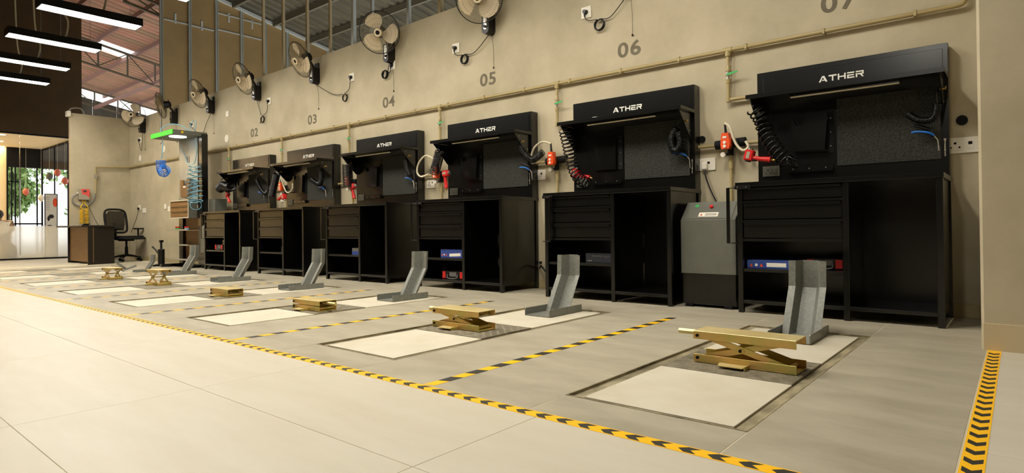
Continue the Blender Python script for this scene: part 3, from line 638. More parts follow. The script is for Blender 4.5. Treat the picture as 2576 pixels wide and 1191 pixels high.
    if k != 1:
        h_ = P('document_holder', lambda b: (b.prism([(hx, 1.155), (hx+.215, 1.155), (hx+.235, 1.40), (hx+.08, 1.40), (hx+.065, 1.345), (hx+.02, 1.345), (hx+.0, 1.40), (hx-.01, 1.40)], 'y', .415, .419), b.box(hx, .419, 1.155, hx+.215, .469, 1.16), b.prism([(hx, 1.155), (hx+.004, 1.155), (hx-.006, 1.4), (hx-.01, 1.4)], 'y', .419, .469), b.prism([(hx+.211, 1.155), (hx+.215, 1.155), (hx+.235, 1.4), (hx+.231, 1.4)], 'y', .419, .469)), par=bd)
    else:
        h_ = P('document_holder', lambda b: b.box(hx-.02, .45, 1.13, hx+.2, .4695, 1.43, 0, .004), par=bd, key='flatholder')
    P('screw_strip', lambda b: (b.box(-.115, .464, 1.13, -.07, .4695, 1.43), [b.cyl((-.09, .4625, z), (-.09, .4645, z), .005, n=8, m=1) for z in (1.18, 1.28, 1.38)]), [M_blackm, M_valve], bd)
    P('tool_tray', lambda b: (b.box(-.38, .44, 1.0, -.075, .469, 1.004), b.box(-.38, .44, 1.0, -.075, .443, 1.05, 0, .001), [b.cyl((x, .4385, 1.027), (x, .4405, 1.027), .005, n=8, m=1) for x in (-.34, -.23, -.12)]), [M_black, M_valve], bd)
    so = P('power_socket', lambda b: b.box(-.565, .46, .985, -.44, .4695, 1.065, 0, .003), mat_sock, bd)
    P('socket_switch', lambda b: (b.box(-.485, .456, 1.005, -.458, .46, 1.045, 0, .002), b.box(-.55, .458, 1.0, -.5, .4602, 1.05, 0, .001), [b.cyl((x, .4572, z), (x, .458, z), r, n=8, m=1) for x, z, r in ((-.525, 1.036, .006), (-.538, 1.013, .0045), (-.512, 1.013, .0045))]), [mat_sock, M_blackm], so)
    P('latch', lambda b: (b.cyl((.578, .462, 1.05), (.578, .462, 1.15), .004, n=8), b.cyl((.578, .46, 1.15), (.578, .46, 1.165), .008, n=8), b.ball((.578, .46, 1.09), .007, 8)), M_valve, bd)
    return t
mat_sock = mat('dark_grey_socket', rgb(78, 76, 64), .4)
for k in range(6): bench(k)

# coiled hoses at the benches (world x,z at given depth)
LC = [[(-1.495, 1.474), (-1.444, 1.395), (-1.417, 1.304), (-1.363, 1.197), (-1.309, 1.121), (-1.256, 1.059), (-1.221, 1.091)],
      [(-3.19, 1.50), (-3.16, 1.385), (-3.124, 1.238), (-3.087, 1.127), (-3.028, 1.045), (-2.936, 1.0)],
      [(-4.838, 1.453), (-4.87, 1.378), (-4.903, 1.293), (-4.942, 1.222)],
      [(-6.533, 1.441), (-6.527, 1.309), (-6.521, 1.148)],
      [(-8.255, 1.431), (-8.324, 1.273), (-8.394, 1.119)],
      [(-10.015, 1.297), (-9.889, 1.342), (-9.739, 1.303), (-9.62, 1.314)]]
LR = [.052, .05, .052, .062, .045, .07]; LT = [14, 17, 15, 16, 26, 22]
RC = [[(-.392, 1.378), (-.402, 1.308), (-.431, 1.281), (-.495, 1.289), (-.549, 1.332)],
      [(-2.159, 1.425), (-2.202, 1.331), (-2.172, 1.236), (-2.122, 1.291), (-2.138, 1.381)],
      [(-3.845, 1.472), (-3.77, 1.362), (-3.671, 1.283), (-3.587, 1.312), (-3.533, 1.35)],
      [(-5.554, 1.452), (-5.527, 1.323), (-5.471, 1.24)],
      [(-7.334, 1.449), (-7.307, 1.312), (-7.375, 1.245), (-7.54, 1.309)],
      [(-9.087, 1.405), (-8.966, 1.263), (-8.823, 1.177), (-8.716, 1.215)]]
RR = [.02, .032, .03, .03, .03, .028]; RT = [26, 34, 34, 22, 34, 34]
GX = [(-.427, 1.205), (-2.102, 1.21), (-3.743, 1.21), (-5.506, 1.21), (-7.315, 1.19), (-8.99, 1.2)]
for k in range(6):
    x0, z0 = LC[k][0]
    t = thing('coiled_air_hose', 'black coiled air hose on drawer side of bench '+NUM[k], 'hose', (x0, 4.58, z0), 0, 'coiled hoses on the drawer side')
    path = [(x-x0, (0.015 if k != 5 else 0), z-z0) for x, z in LC[k]]
    part('coil', lambda b: b.coil(path, LR[k], LT[k], .0065, 6), M_rubber, t)
    br = Vector((BX[k]-.56, 4.66, 1.49))-Vector((x0, 4.58, z0))
    part('feed', lambda b: b.tube(smooth([br, (br*.5)+Vector((0, -.03, .02)), (0.0, .01, .01)], 6), .0065, 6), M_rubber, t)
    x1, z1 = RC[k][0]
    t = thing('coiled_air_hose', 'thin black coiled air hose over the felt panel below '+NUM[k], 'hose', (x1, 4.72, z1), 0, 'coiled hoses on the felt side')
    path2 = [(x-x1, 0, z-z1) for x, z in RC[k]]
    part('coil', lambda b: b.coil(path2, RR[k], RT[k], .0045, 5, per=11), M_rubber, t)
    part('feed', lambda b: b.tube(smooth([(BX[k]+.56-x1, .0, 1.48-z1), ((BX[k]+.55-x1)*.5, -.02, (1.5-z1)*.6), (0, 0, .005)], 6), .005, 6), M_rubber, t)
    gx, gz = GX[k]
    g = thing('air_blow_gun', 'black air blow gun with blue lever hooked below '+NUM[k], 'air gun', (gx, 4.77, gz), 0, 'air blow guns')
    part('body', lambda b: (b.box(-.012, -.012, -.03, .012, .012, .03, 0, .004), b.tube([(-.012, 0, .02), (-.07, -.01, .05), (-.1, -.01, .055)], [.013, .011, .009], 8)), M_blackp, g, key='gunb')
    part('lever', lambda b: b.tube(smooth([(.012, -.012, -.02), (-.02, -.024, .0), (-.08, -.02, .012), (-.11, -.018, .008)]), .007, 6), M_blue, g, key='gunl')
    part('nozzle', lambda b: b.tube([(.01, 0, -.02), (.03, 0, -.05), (.035, 0, -.12)], .004, 6), M_valve, g, key='gunn')
# red impact wrenches
WR = [(-1.545, 1.135, 0.25), (-3.1, 1.105, .3), (-4.79, 1.215, 1.5), (-6.48, 1.16, 1.35), (-8.12, 1.1, 2.9), (-9.86, 1.2, .95)]
for k, (x, z, a) in enumerate(WR):
    g = thing('impact_wrench', 'red air impact wrench beside tool board '+NUM[k], 'wrench', (x, 4.63, z)); g.rotation_euler = (0, a, 0); g['group'] = 'red impact wrenches'
    part('head', lambda b: (b.box(-.03, -.03, -.035, .035, .03, .045, 0, .008), b.cyl((0, 0, -.045), (0, 0, -.03), .022, n=14, m=1), b.cyl((0, 0, .045), (0, 0, .06), .018, n=12, m=2)), [M_red, M_blackp, M_valve], g, key='iwh')
    part('grip', lambda b: (b.tube([(.03, 0, -.01), (.08, 0, -.008), (.16, 0, .0)], [.02, .017, .022], 10), b.box(.035, -.018, -.032, .06, .018, -.015, 1, .004)), [M_red, M_blackp], g, key='iwg')
    part('inlet', lambda b: (b.cyl((.16, 0, 0), (.19, 0, 0), .009, n=8),), M_brass, g, key='iwi')
    part('name_plate', lambda b: b.box(-.012, -.032, -.02, .012, -.03, .03), M_ind, g, key='iwp')

# shelf goods
def pbox(k, x0, x1, z0, h, y0, d, body, label, extra=None, name='tool_box'):
    t = thing(name, label, 'box', ((x0+x1)/2, 4.35+y0, z0)); w = (x1-x0)/2
    part('carton', lambda b: b.box(-w, 0, 0, w, d, h, 0, .002), body, t)
    if extra: extra(t, w, h)
    return t
def lab7(t, w, h):
    part('label', lambda b: b.box(-.03, -.0012, .012, .1, 0, h-.018), M_paper, t)
    part('label', lambda b: b.box(.118, -.0012, .02, .155, 0, h-.018), M_paper, t)
    [part('warning_mark', lambda b: b.prism([(x-.012, .012), (x+.012, .012), (x, .034)], 'y', -.0012, 0), M_orange, t) for x in (-w+.03, -w+.1)]
    part('round_mark', lambda b: b.cyl((-w+.065, -.0012, .024), (-w+.065, 0, .024), .01, n=12), M_white, t)
pbox(0, -1.5, -1.17, .312, .058, .07, .2, M_box, 'flat blue box with white labels on the shelf below 07', lab7)
def case_x(t, w, h):
    for s in (-1, 1): part('latch', lambda b: b.box(s*w*.8-.022, -.006, .01, s*w*.8+.022, 0, h-.006, 0, .002), M_red, t)
    part('handle', lambda b: b.tube(smooth([(-w*.45, -.004, .05), (-w*.4, -.014, .012), (w*.4, -.014, .012), (w*.45, -.004, .05)], 5), .005, 6), M_boxg, t)
    part('label', lambda b: b.box(-.05, -.001, .03, .05, 0, h-.012), M_boxg, t)
pbox(0, -1.12, -.9, .312, .075, .14, .25, M_blackp, 'black case with red latches on the shelf below 07', case_x, 'tool_case')
o6 = pbox(1, -2.87, -2.565, .312, .08, .08, .22, M_boxk, 'dark socket set box standing upside down below 06')
lettering('lettering', '25PC 1/2"Dr. Socket Set', .024, M_boxg, o6, (.03, -.0012, .055), (PI/2, PI, 0))
part('label', lambda b: b.box(-.135, -.001, .012, -.09, 0, .02), M_boxg, o6)
def lab5(t, w, h):
    part('label', lambda b: b.prism([(-.03, .012), (.13, .02), (.13, .05), (-.03, .042)], 'y', -.0012, 0), M_paper, t)
    [part('warning_mark', lambda b: b.prism([(x-.011, .02), (x+.011, .02), (x, .042)], 'y', -.0012, 0), M_orange, t) for x in (-w+.025, -w+.085)]
    part('round_mark', lambda b: b.cyl((-w+.055, -.0012, .032), (-w+.055, 0, .032), .009, n=12), M_white, t)
pbox(2, -4.66, -4.335, .312, .085, .07, .2, M_box, 'blue and white box on the shelf below 05', lab5)
pbox(2, -4.65, -4.335, .09, .085, .08, .25, M_blackp, 'black case with red latches and grey handle below 05', case_x, 'tool_case')
o4 = pbox(3, -6.22, -6.02, .312, .078, .08, .2, M_boxg, 'small grey and navy box on the shelf below 04', lambda t, w, h: part('band', lambda b: b.box(-w, -.001, 0, w, 0, h*.5), M_box, t))
pbox(4, -7.89, -7.72, .312, .075, .1, .2, M_boxk, 'small dark box on the shelf below 03', lambda t, w, h: part('label', lambda b: b.box(-w+.03, -.001, .02, -w+.06, 0, .05), M_boxg, t))
pbox(5, -9.86, -9.6, .312, .085, .08, .22, M_blackp, 'dark case with pink-red latches on the shelf below 02', case_x, 'tool_case')
rl = thing('cable_roll', 'cream roll of cable lying on the case below 02', 'roll', (-9.66, 4.5, .397+.035)); rl.rotation_euler = (PI/2, 0, 0)
part('roll', lambda b: b.cyl((0, 0, -.03), (0, 0, .03), .034, n=16), M_cream, rl); part('core', lambda b: b.cyl((0, 0, -.032), (0, 0, .032), .014, n=10), M_blackm, rl)
# papers on canopy shelves
for x, w, k, l in ((-2.86, .16, 1, 'curled white paper sheets on the canopy shelf below 06'), (-4.02, .1, 2, 'white paper sheet on the canopy shelf below 05')):
    o = thing('paper_sheet', l, 'paper', (x, 4.61, 1.5565))
    part('sheet', lambda b: b.prism([(-w, 0), (w, 0), (w, .006), (w*.2, .026 if k == 1 else .024), (0, .03 if k == 1 else .024), (-w*.4, .02), (-w, .006)], 'y', -.03, .14), M_paper, o)

# ================================================================ painted numbers, sockets, discs
for n, x, z in (('02', -9.545, 2.2), ('03', -7.853, 2.209), ('04', -6.12, 2.221), ('05', -4.425, 2.231), ('06', -2.701, 2.224), ('07', -.99, 2.235)):
    lettering('painted_number', n, .185, M_number, wall_back, (x, YW-.0008, z), (PI/2, 0, 0), .0006, 1.12, 1.22, .0045)
def socket(x, z, label, w=.06, h=.06, holes='single'):
    t = thing('wall_socket', label, 'socket', (x, YW, z), 0, 'white sockets on the back wall')
    part('plate', lambda b: b.box(-w, -.012, -h, w, 0, h, 0, .003), M_white, t, key=('spl', w, h))
    if holes == 'double':
        part('module', lambda b: (b.box(-w*.75, -.0145, -h*.6, w*.15, -.012, h*.6, 0, .001), b.box(w*.3, -.0145, -h*.5, w*.62, -.012, h*.5, 0, .001)), M_white, t, key=('smod', w, h))
        for px, pz, r in ((-w*.3, h*.28, .008), (-w*.52, -h*.25, .006), (-w*.08, -h*.25, .006)):
            part('pin_hole', lambda b: b.cyl((px, -.0152, pz), (px, -.0146, pz), r, n=10), M_blackm, t, key=('shole', w, px, pz))
        part('switch_rocker', lambda b: b.box(w*.36, -.0152, h*.05, w*.56, -.0146, h*.42), M_blackm, t, key=('srock', w, h))
    return t
fan_sock = [(-3.151, 2.666), (-4.907, 2.669), (-6.036, 2.675), (-6.886, 2.666), (-9.059, 2.65), (-11.857, 2.613), (None, 0), (-14.436, 2.573)]
fan_no = ['above number 06', 'turned to the bays above number 05', 'facing the walkway above number 04', 'with long slack cord above number 03', 'with V-shaped cord above number 02', 'above the drawer tower', 'between drawer tower and corner', 'nearest the inner room corner']
for i, (x, z) in enumerate(fan_sock):
    if x: socket(x, z, 'square white socket feeding the fan '+fan_no[i], .055, .055)
socket(-10.462, 2.629, 'blank square white wall plate above the drawer bench marked 02', .05, .05)
lows = [(-.285, 1.124, 'white double socket beside the pillar, right of bench 07', .105), (-2.019, 1.126, 'white socket with white plug right of the bench below 06', .105), (-3.744, 1.148, 'white double socket below the cream hose, right of bench 05', .09), (-5.346, 1.146, 'white double socket right of bench 04, half behind a black coil', .07), (-8.666, 1.1, 'white double socket above the counters between benches 02 and 03', .06),
        (-14.504, 1.127, 'small white plugged wall plate beside the office chair', .055), (-14.236, 1.06, 'wide white wall plate beside the office chair', .085), (-13.131, 1.111, 'small white wall plate left of the drawer tower', .05), (-12.917, 1.058, 'wide white wall plate left of the drawer tower', .085)]
for x, z, l, w in lows: socket(x, z, l, w, .052, 'double' if w > .056 and x > -10 else 'single')
for x, z, l in ((-10.497, 2.207, 'white round wall cover right of the drawer tower'), (-14.465, 2.192, 'white round wall cover near the inner room corner'), (-13.192, 2.273, 'white round wall cover behind the blue coiled hose')):
    o = part('round_cover', lambda b: (b.cyl((0, -.008, 0), (0, 0, 0), .066, n=28), b.cyl((0, -.0105, 0), (0, -.008, 0), .012, n=12)), M_white, None, (x, YW, z), key='rcov'); tag(o, l, 'cover', 'white round wall covers')
for x, z, l, r in ((-2.027, 1.339, 'black grommet in the wall right of the bench below 06', .028), (-.279, 1.287, 'black grommet in the wall beside the pillar', .032)):
    o = part('grommet', lambda b: (b.cyl((0, -.012, 0), (0, 0, 0), r, n=18), b.cyl((0, -.014, 0), (0, -.01, 0), r*.6, n=14)), M_blackm, None, (x, YW, z)); tag(o, l, 'grommet', 'black wall grommets')
# white plug and cable to machine
pl = thing('power_plug', 'white plug and black cable feeding the grey power unit', 'plug', (-2.0, YW-.0147, 1.11))
part('plug', lambda b: b.box(-.025, -.03, -.03, .025, 0, .03, 0, .008), M_white, pl); part('cable', lambda b: b.tube(smooth([(0, -.015, -.028), (.02, -.03, -.1), (.06, -.04, -.2), (.11, -.05, -.3)]), .0065, 6), M_rubber, pl)

# ================================================================ wall fans
FX = [-2.69, -4.362, -6.037, -7.703, -9.358, -10.994, -12.564, -14.189]
FYAW = [.15, .5, .62, -.12, -.02, .05, -.62, .75]; FTILT = [.3, .34, .34, .46, .42, .38, .2, .12]
PHASE = [.3, 1.0, .35, .9, .75, .9, .2, 1.1]
def fan(i):
    x = FX[i]
    t = thing('wall_fan', 'cream-bladed wall fan with wire guard '+fan_no[i], 'fan', (x, YW, 2.76), 0, 'wall fans along the back wall')
    part('wall_plate', lambda b: b.box(-.045, -.03, .02, .045, 0, .24, 0, .004), M_blackp, t, key='fwp')
    def cbox(b):
        poly = [(-.05, .09), (-.05, -.09)]+[(-.05+.05*(1-math.cos(a)), -.09-.05*math.sin(a)) for a in [PI*j/10 for j in range(1, 10)]]+[(.05, -.09), (.05, .09)]
        b.prism(poly, 'y', -.11, 0)
    cb = part('control_box', cbox, M_blackp, t, (0, 0, .075), key='fcb')
    def badge(b):
        poly = [(-.024, .07), (-.024, -.07)]+[(-.024+.024*(1-math.cos(a)), -.07-.024*math.sin(a)) for a in [PI*j/8 for j in range(1, 8)]]+[(.024, -.07), (.024, .07)]
        b.prism(poly, 'y', -.112, -.11)
    part('badge', badge, M_valve, cb, key='fbadge'); part('knob', lambda b: b.cyl((0, -.128, -.062), (0, -.11, -.062), .016, n=14), M_blackp, cb, key='fknob')
    part('arm', lambda b: b.tube([(0, -.03, .12), (0, -.09, .2), (0, -.16, .29)], [.02, .018, .022], 8), M_blackp, t, key='farm')
    hd = bpy.data.objects.new('fan_head', None)
    # head geometry shares one frame: -Y is the blowing direction
    piv = Vector((0, -.16, .30)); R = Matrix.Translation(piv) @ Matrix.Rotation(FYAW[i], 4, 'Z') @ Matrix.Rotation(FTILT[i], 4, 'X')
    bpy.data.objects.remove(hd)
    def put(o): o.matrix_local = R; return o
    put(part('motor', lambda b: (b.cyl((0, .03, 0), (0, -.06, 0), .06, .07, n=18), b.cyl((0, .03, 0), (0, .05, 0), .06, .035, n=18), b.cyl((0, .02, .055), (0, .02, .085), .01, n=8)), M_blackp, t, key='fmotor'))
    D = -.13
    def guard(b):
        n = 60
        for j in range(n):
            a = 2*PI*j/n; ca, sa = math.cos(a), math.sin(a)
            b.tube([(ca*.05, D-.065, sa*.05), (ca*.14, D-.062, sa*.14), (ca*.215, D-.045, sa*.215), (ca*.25, D, sa*.25)], .0015, 3, cap=False)
            b.tube([(ca*.07, D+.055, sa*.07), (ca*.18, D+.05, sa*.18), (ca*.235, D+.03, sa*.235), (ca*.25, D, sa*.25)], .0015, 3, cap=False)
        for rr, dy in ((.1, -.065), (.165, -.059), (.21, -.046)): b.tube([(math.cos(2*PI*j/40)*rr, D+dy, math.sin(2*PI*j/40)*rr) for j in range(41)], .0016, 4, cap=False)
        b.tube([(math.cos(2*PI*j/40)*.14, D+.053, math.sin(2*PI*j/40)*.14) for j in range(41)], .0016, 4, cap=False)
    g = put(part('guard', guard, M_wire, t, key='fguard'))
    part('rim', lambda b: b.tube([(math.cos(2*PI*j/48)*.25, D, math.sin(2*PI*j/48)*.25) for j in range(49)], .005, 6, cap=False), M_blackp, g, key='frim')
    part('centre_cap', lambda b: (b.cyl((0, D-.078, 0), (0, D-.062, 0), .046, .05, n=24, m=1), b.cyl((0, D-.081, 0), (0, D-.077, 0), .026, n=18)), [M_blackm, M_fanb], g, key='fcap')
    def blade(b):
        nn = 7; vs = []
        for s_ in range(nn):
            u = s_/(nn-1); rad = .035+.197*u; cw = .5+.48*math.sin(min(1, u*1.1)*PI*.62); sweep = .25*u
            for e in range(6):
                v = e/5-.5; ang = sweep+v*cw*(1.15-.35*u)*1.62
                rr = rad*(1-.12*(2*v)**2*u); vs.append((rr*math.cos(ang), D+v*.05, rr*math.sin(ang)))
        m = len(vs); vs += [(p[0], p[1]+.0025, p[2]) for p in vs]
        fs = [(s_*6+e, s_*6+e+1, (s_+1)*6+e+1, (s_+1)*6+e) for s_ in range(nn-1) for e in range(5)]
        b.add(vs, fs+[tuple(m+q for q in f) for f in fs], 0, True)
    hub = put(part('hub', lambda b: b.cyl((0, D-.03, 0), (0, D+.03, 0), .038, n=18), M_fanb, t, key='fhub'))
    for j in range(3):
        o = part('blade', blade, M_fanb, t, key='fblade'); o.matrix_local = R @ Matrix.Rotation(PHASE[i]+j*2*PI/3, 4, 'Y')
    part('pull_cord', lambda b: (b.tube([(.025, -.03, -.05), (.03, -.012, -.22), (.03, -.01, -.405)], .0016, 4), b.ball((.03, -.012, -.415), (.008, .008, .012), 8)), M_blackm, t, key='fpull')
    sx, sz = fan_sock[i]
    if sx:
        dx, dz = sx-x, sz-2.76
        part('plug', lambda b: (b.cyl((dx, -.05, dz), (dx, -.0122, dz), .018, .024, n=10), b.cyl((dx, -.035, dz-.01), (dx, -.035, dz-.05), .012, .007, n=8)), M_blackp, t)
        if i in (0, 1): cx, cz = dx+.16, dz-.16
        elif i == 2: cx, cz = -.11, dz-.1
        elif i == 3: cx, cz = dx-.13, dz-.26
        elif i == 4: cx, cz = .13, dz-.27
        else: cx, cz = dx*.5, dz-.12
        if i < 5:
            part('cord', lambda b: (b.tube(smooth([(dx, -.035, dz-.05), ((dx*.8+cx*.2), -.03, min(dz-.09, cz+.1)), (cx-.01, -.03, cz+.055)]), .0045, 5), b.tube(smooth([(cx+.01, -.03, cz+.055), (cx*.6, -.03, (cz+.055)*.62-.08), (0, -.05, -.06)]), .0045, 5)), M_rubber, t)
            part('cord_loop', lambda b: [b.tube([(cx+math.cos(a)*(.05+.004*(q % 2)), -.02-.007*q, cz+math.sin(a)*(.052-.003*(q % 3))) for a in [2*PI*j/22 for j in range(23)]], .0045, 5, cap=False) for q in range(5 if i in (0, 1, 2) else 3)], M_rubber, t)
            part('cord_tie', lambda b: b.cyl((cx, -.055, cz+.052), (cx, -.01, cz+.052), .006, n=6), M_white, t)
        else:
            part('cord', lambda b: b.tube(smooth([(dx, -.035, dz-.05), (cx, -.03, cz-.12), (cx*.5, -.03, -.2), (0, -.05, -.06)]), .0045, 5), M_rubber, t)
for i in range(8): fan(i)

# ================================================================ air pipes
YP = 4.885
ap = thing('air_pipe', 'khaki air pipe running along the wall above the tool boards', 'pipe', (-.3, YP, 2.03))
part('run', lambda b: (b.cyl((0, 0, 0), (-14.75, 0, 0), .0165, n=12), b.tube(smooth([(0, 0, 0), (.03, 0, .004), (.045, 0, .02), (.05, 0, .05)], 5), .0165, 12), b.cyl((.05, 0, .05), (.05, 0, 1.0), .0165, n=12)), M_pipe, ap)
part('corner_run', lambda b: (b.cyl((-14.75, 0, 0), (-14.75, -.61, -.04), .0165, n=12), b.cyl((-14.75, -.61, -.04), (-14.75, -.61, -.6), .0165, n=12)), M_pipe, ap)
part('corner_valve', lambda b: (b.cyl((-14.75, -.61, -.2), (-14.75, -.61, -.28), .024, n=10), b.box(-14.72, -.6, -.245, -14.7, -.53, -.235, 0, .002)), M_valve, ap)
for j in range(26):
    part('clip', lambda b: (b.box(-.008, -.02, -.02, .008, .045, -.012, 0, .001), b.box(-.008, -.02, .012, .008, .045, .022, 0, .001), b.box(-.008, -.021, -.02, .008, -.017, .02, 0, .001)), M_pipe, ap, (-.22-.56*j, 0, 0), key='pclip')
DX = [-1.787, -3.478, -5.14, -6.905, -8.62, -10.33]
for k, x in enumerate(DX):
    t = thing('drop_pipe', 'khaki drop pipe with green valve left of board '+NUM[k], 'pipe', (x, YP, 2.03), 0, 'drop pipes with green valves')
    zb = -.4
    part('tee', lambda b: (b.cyl((-.035, 0, 0), (.035, 0, 0), .0225, n=12), b.cyl((0, 0, -.05), (0, 0, -.005), .0225, n=12)), M_pipe, t, key='tee')
    part('pipe', lambda b: (b.cyl((0, 0, -.05), (0, 0, -.14), .0145, n=12), b.cyl((0, 0, -.12), (0, 0, -.15), .015, .021, n=12), b.cyl((0, 0, -.15), (0, 0, -.172), .021, n=12), b.cyl((0, 0, -.235), (0, 0, -.27), .021, .018, n=12), b.cyl((0, 0, -.235), (0, 0, zb), .0145, n=12), b.cyl((0, 0, zb+.02), (0, 0, zb-.02), .0205, n=12), b.cyl((0, 0, zb), (.17 if k < 2 else .1, 0, zb), .0145, n=12)), M_pipe, t, key=('dp', k < 2))
    v = part('valve', lambda b: (b.cyl((0, 0, -.172), (0, 0, -.235), .014, n=10), b.ball((0, 0, -.203), .02, 10), b.cyl((0, -.02, -.203), (0, -.034, -.203), .008, n=8)), M_valve, t, key='valve')
    part('lever', lambda b: b.prism([(.0, -.209), (.03, -.206), (.085, -.196), (.09, -.19), (.085, -.184), (.03, -.19), (0, -.197)], 'y', -.036, -.031), M_green, v, key='lever')

# control pendants, foam-wrapped pipes, cream hoses between the benches
PEN = [(-1.772, 1.30, [(-1.781, 1.453), (-1.744, 1.392), (-1.699, 1.262), (-1.645, 1.201), (-1.602, 1.222), (-1.622, 1.27)]),
       (-3.483, 1.30, [(-3.485, 1.443), (-3.582, 1.457), (-3.681, 1.415), (-3.727, 1.332), (-3.718, 1.26), (-3.658, 1.275)]),
       (-5.12, 1.27, [(-5.133, 1.45), (-5.28, 1.462), (-5.405, 1.379), (-5.428, 1.274), (-5.352, 1.222), (-5.229, 1.247)]),
       (-6.83, 1.27, None), (-8.5, 1.28, [(-8.5, 1.3), (-8.35, 1.2), (-8.25, 1.17), (-8.16, 1.22), (-8.15, 1.3)])]
BT = TB
for i, (x, z, loop) in enumerate(PEN):
    g0, g1 = BX[i+1]+.603, BX[i]-.603
    c = thing('conduit_pipe', 'khaki conduit with black foam sleeve between benches '+BT[i], 'pipe', (x, 4.885, z-.03), 0, 'conduits between the benches')
    part('pipe', lambda b: (b.cyl((g0-x, 0, 0), (g1-x, 0, 0), .0145, n=10), b.cyl((0, 0, -.05), (0, 0, -.5 if i == 0 else -.95), .0145, n=10), b.cyl((0, 0, -.12), (0, 0, -.2), .019, n=10)), M_pipe, c)
    part('foam_sleeve', lambda b: (b.cyl((-.12, -.008, 0), (.12, -.008, .01), .036, n=14), b.cyl((0, -.008, -.02), (0, -.008, -.09), .022, n=10)), M_blackm, c, key='foam')
    part('gauge', lambda b: (b.cyl((-.045, -.06, -.085), (-.045, -.03, -.085), .02, n=14), b.cyl((-.045, -.03, -.085), (0, -.01, -.075), .01, n=8, m=1)), [M_white, M_blackm], c, key='gauge')
    p = thing('control_pendant', 'orange push-button pendant hanging between benches '+BT[i], 'control', (x-.01, 4.805, z-.02), 0, 'orange push-button pendants')
    part('housing', lambda b: (b.prism([(-.032, -.055), (.032, -.055), (.036, -.02), (.032, .03), (.026, .07), (-.026, .07), (-.032, .03), (-.036, -.02)], 'y', -.025, .03), b.box(.03, -.015, -.04, .042, .02, .03, 0, .003)), M_orange, p, key='penh')
    part('button', lambda b: (b.cyl((-.002, -.033, -.005), (-.002, -.025, -.005), .0125, n=14), b.cyl((-.002, -.033, -.035), (-.002, -.025, -.035), .0125, n=14), b.box(-.018, -.028, .028, .014, -.025, .045, 0, .001)), M_white, p, key='penb')
    part('cable_boot', lambda b: b.tube([(0, 0, .07), (-.004, 0, .11), (-.008, 0, .155)], [.011, .009, .008], 8), M_blackp, p, key='penc')
    if loop: part('cream_hose', lambda b: b.tube(smooth([(-.008, 0, .15)]+[(a-x+.01, -.02, q-z+.02) for a, q in loop[1:]], 8), .0105, 8), M_cream, p)

# ================================================================ power units
def unit(x, y, label, w=.42):
    t = thing('power_unit', label, 'machine', (x, y, 0), 0, 'grey power units')
    part('cabinet', lambda b: b.prism([(0, .255), (.4, .255), (.4, .8), (.14, .8), (.0, .66)], 'x', -w/2, w/2), M_mach, t, key=('pu', w))
    part('base', lambda b: b.box(-w/2+.004, .01, .02, w/2-.004, .4, .255, 0, .003), M_black, t, key=('pub', w))
    for s in (-1, 1): part('foot', lambda b: b.box(-.03, 0, 0, .03, .06, .022, 0, .002), M_blackm, t, (s*(w/2-.06), .0, 0), key='puf')
    sl = math.atan2(.14, .14)
    p = part('control_panel', lambda b: b.box(-w/2+.02, -.003, .01, w/2-.03, 0, .18, 0, .001), M_mach, t, (0, .0, .662), (-sl, 0, 0), key=('puc', w))
    part('red_button', lambda b: (b.cyl((.0, -.018, .13), (0, -.003, .13), .014, n=14),), M_red, p, key='pur')
    part('label_plate', lambda b: b.box(-.08, -.0045, .03, .07, -.003, .075), M_paper, p, key='pul')
    part('print', lambda b: [b.box(-.03, -.005, .04+.01*j, .06, -.0045, .044+.01*j) for j in range(3)]+[b.prism([(-.068, .043), (-.048, .043), (-.058, .06)], 'y', -.005, -.0045, 1)], [M_print, M_red], p, key='pup')
    part('green_sticker', lambda b: b.cyl((-.12, -.0045, .15), (-.12, -.003, .15), .016, n=14), M_green, p, key='pug')
    return t
unit(-1.80, 4.45, 'grey power unit with red button between benches 07 and 06')
unit(-10.28, 4.46, 'grey power unit between the drawer tower and bench 02', .36)
o = thing('cable', 'black cable looping from the wall between benches 06 and 05', 'cable', (-3.72, 4.9, .2)); part('loop', lambda b: b.tube(smooth([(-.02, .02, 0), (.05, -.05, .03), (.13, -.08, -.02), (.2, -.08, -.1)]), .009, 6), M_rubber, o); part('hole', lambda b: b.cyl((-.01, .03, .06), (-.01, .015, .06), .014, n=12), M_blackm, o)

# ================================================================ drawer tower (first bay)
tw = thing('tool_tower', 'tall tool tower with green visor, lamp and drawers beside the wall', 'tower', (-11.0, 4.5, 0))
part('post', lambda b: b.box(.36, 0, .03, .52, .1, 2.24, 0, .003), M_black, tw)
part('post', lambda b: b.box(-.46, .02, .03, -.3, .1, 1.2, 0, .003), M_black, tw)
part('back_panel', lambda b: b.box(-.39, .0, 1.05, .4, .012, 2.23, 0, .002), M_panel, tw)
part('lower_panel', lambda b: b.box(-.28, .06, .1, .36, .07, 1.0), M_deskl, tw)
cn = part('canopy', lambda b: (b.box(-.4, -.44, 2.2, .5, .1, 2.27, 0, .004)), M_mach, tw)
part('green_visor', lambda b: b.box(-.4, -.452, 2.196, .5, -.44, 2.274, 0, .002), M_greenv, cn)
part('canopy_lamp', lambda b: b.cyl((.2, -.25, 2.192), (.2, -.25, 2.2), .13, n=28), M_glowv, cn)
part('sticker', lambda b: b.cyl((.5, -.3, 2.236), (.503, -.3, 2.236), .02, n=14), M_yellow, cn)
lettering('number', '01', .17, M_print, tw, (-.02, -.003, 1.84), (PI/2, 0, 0))
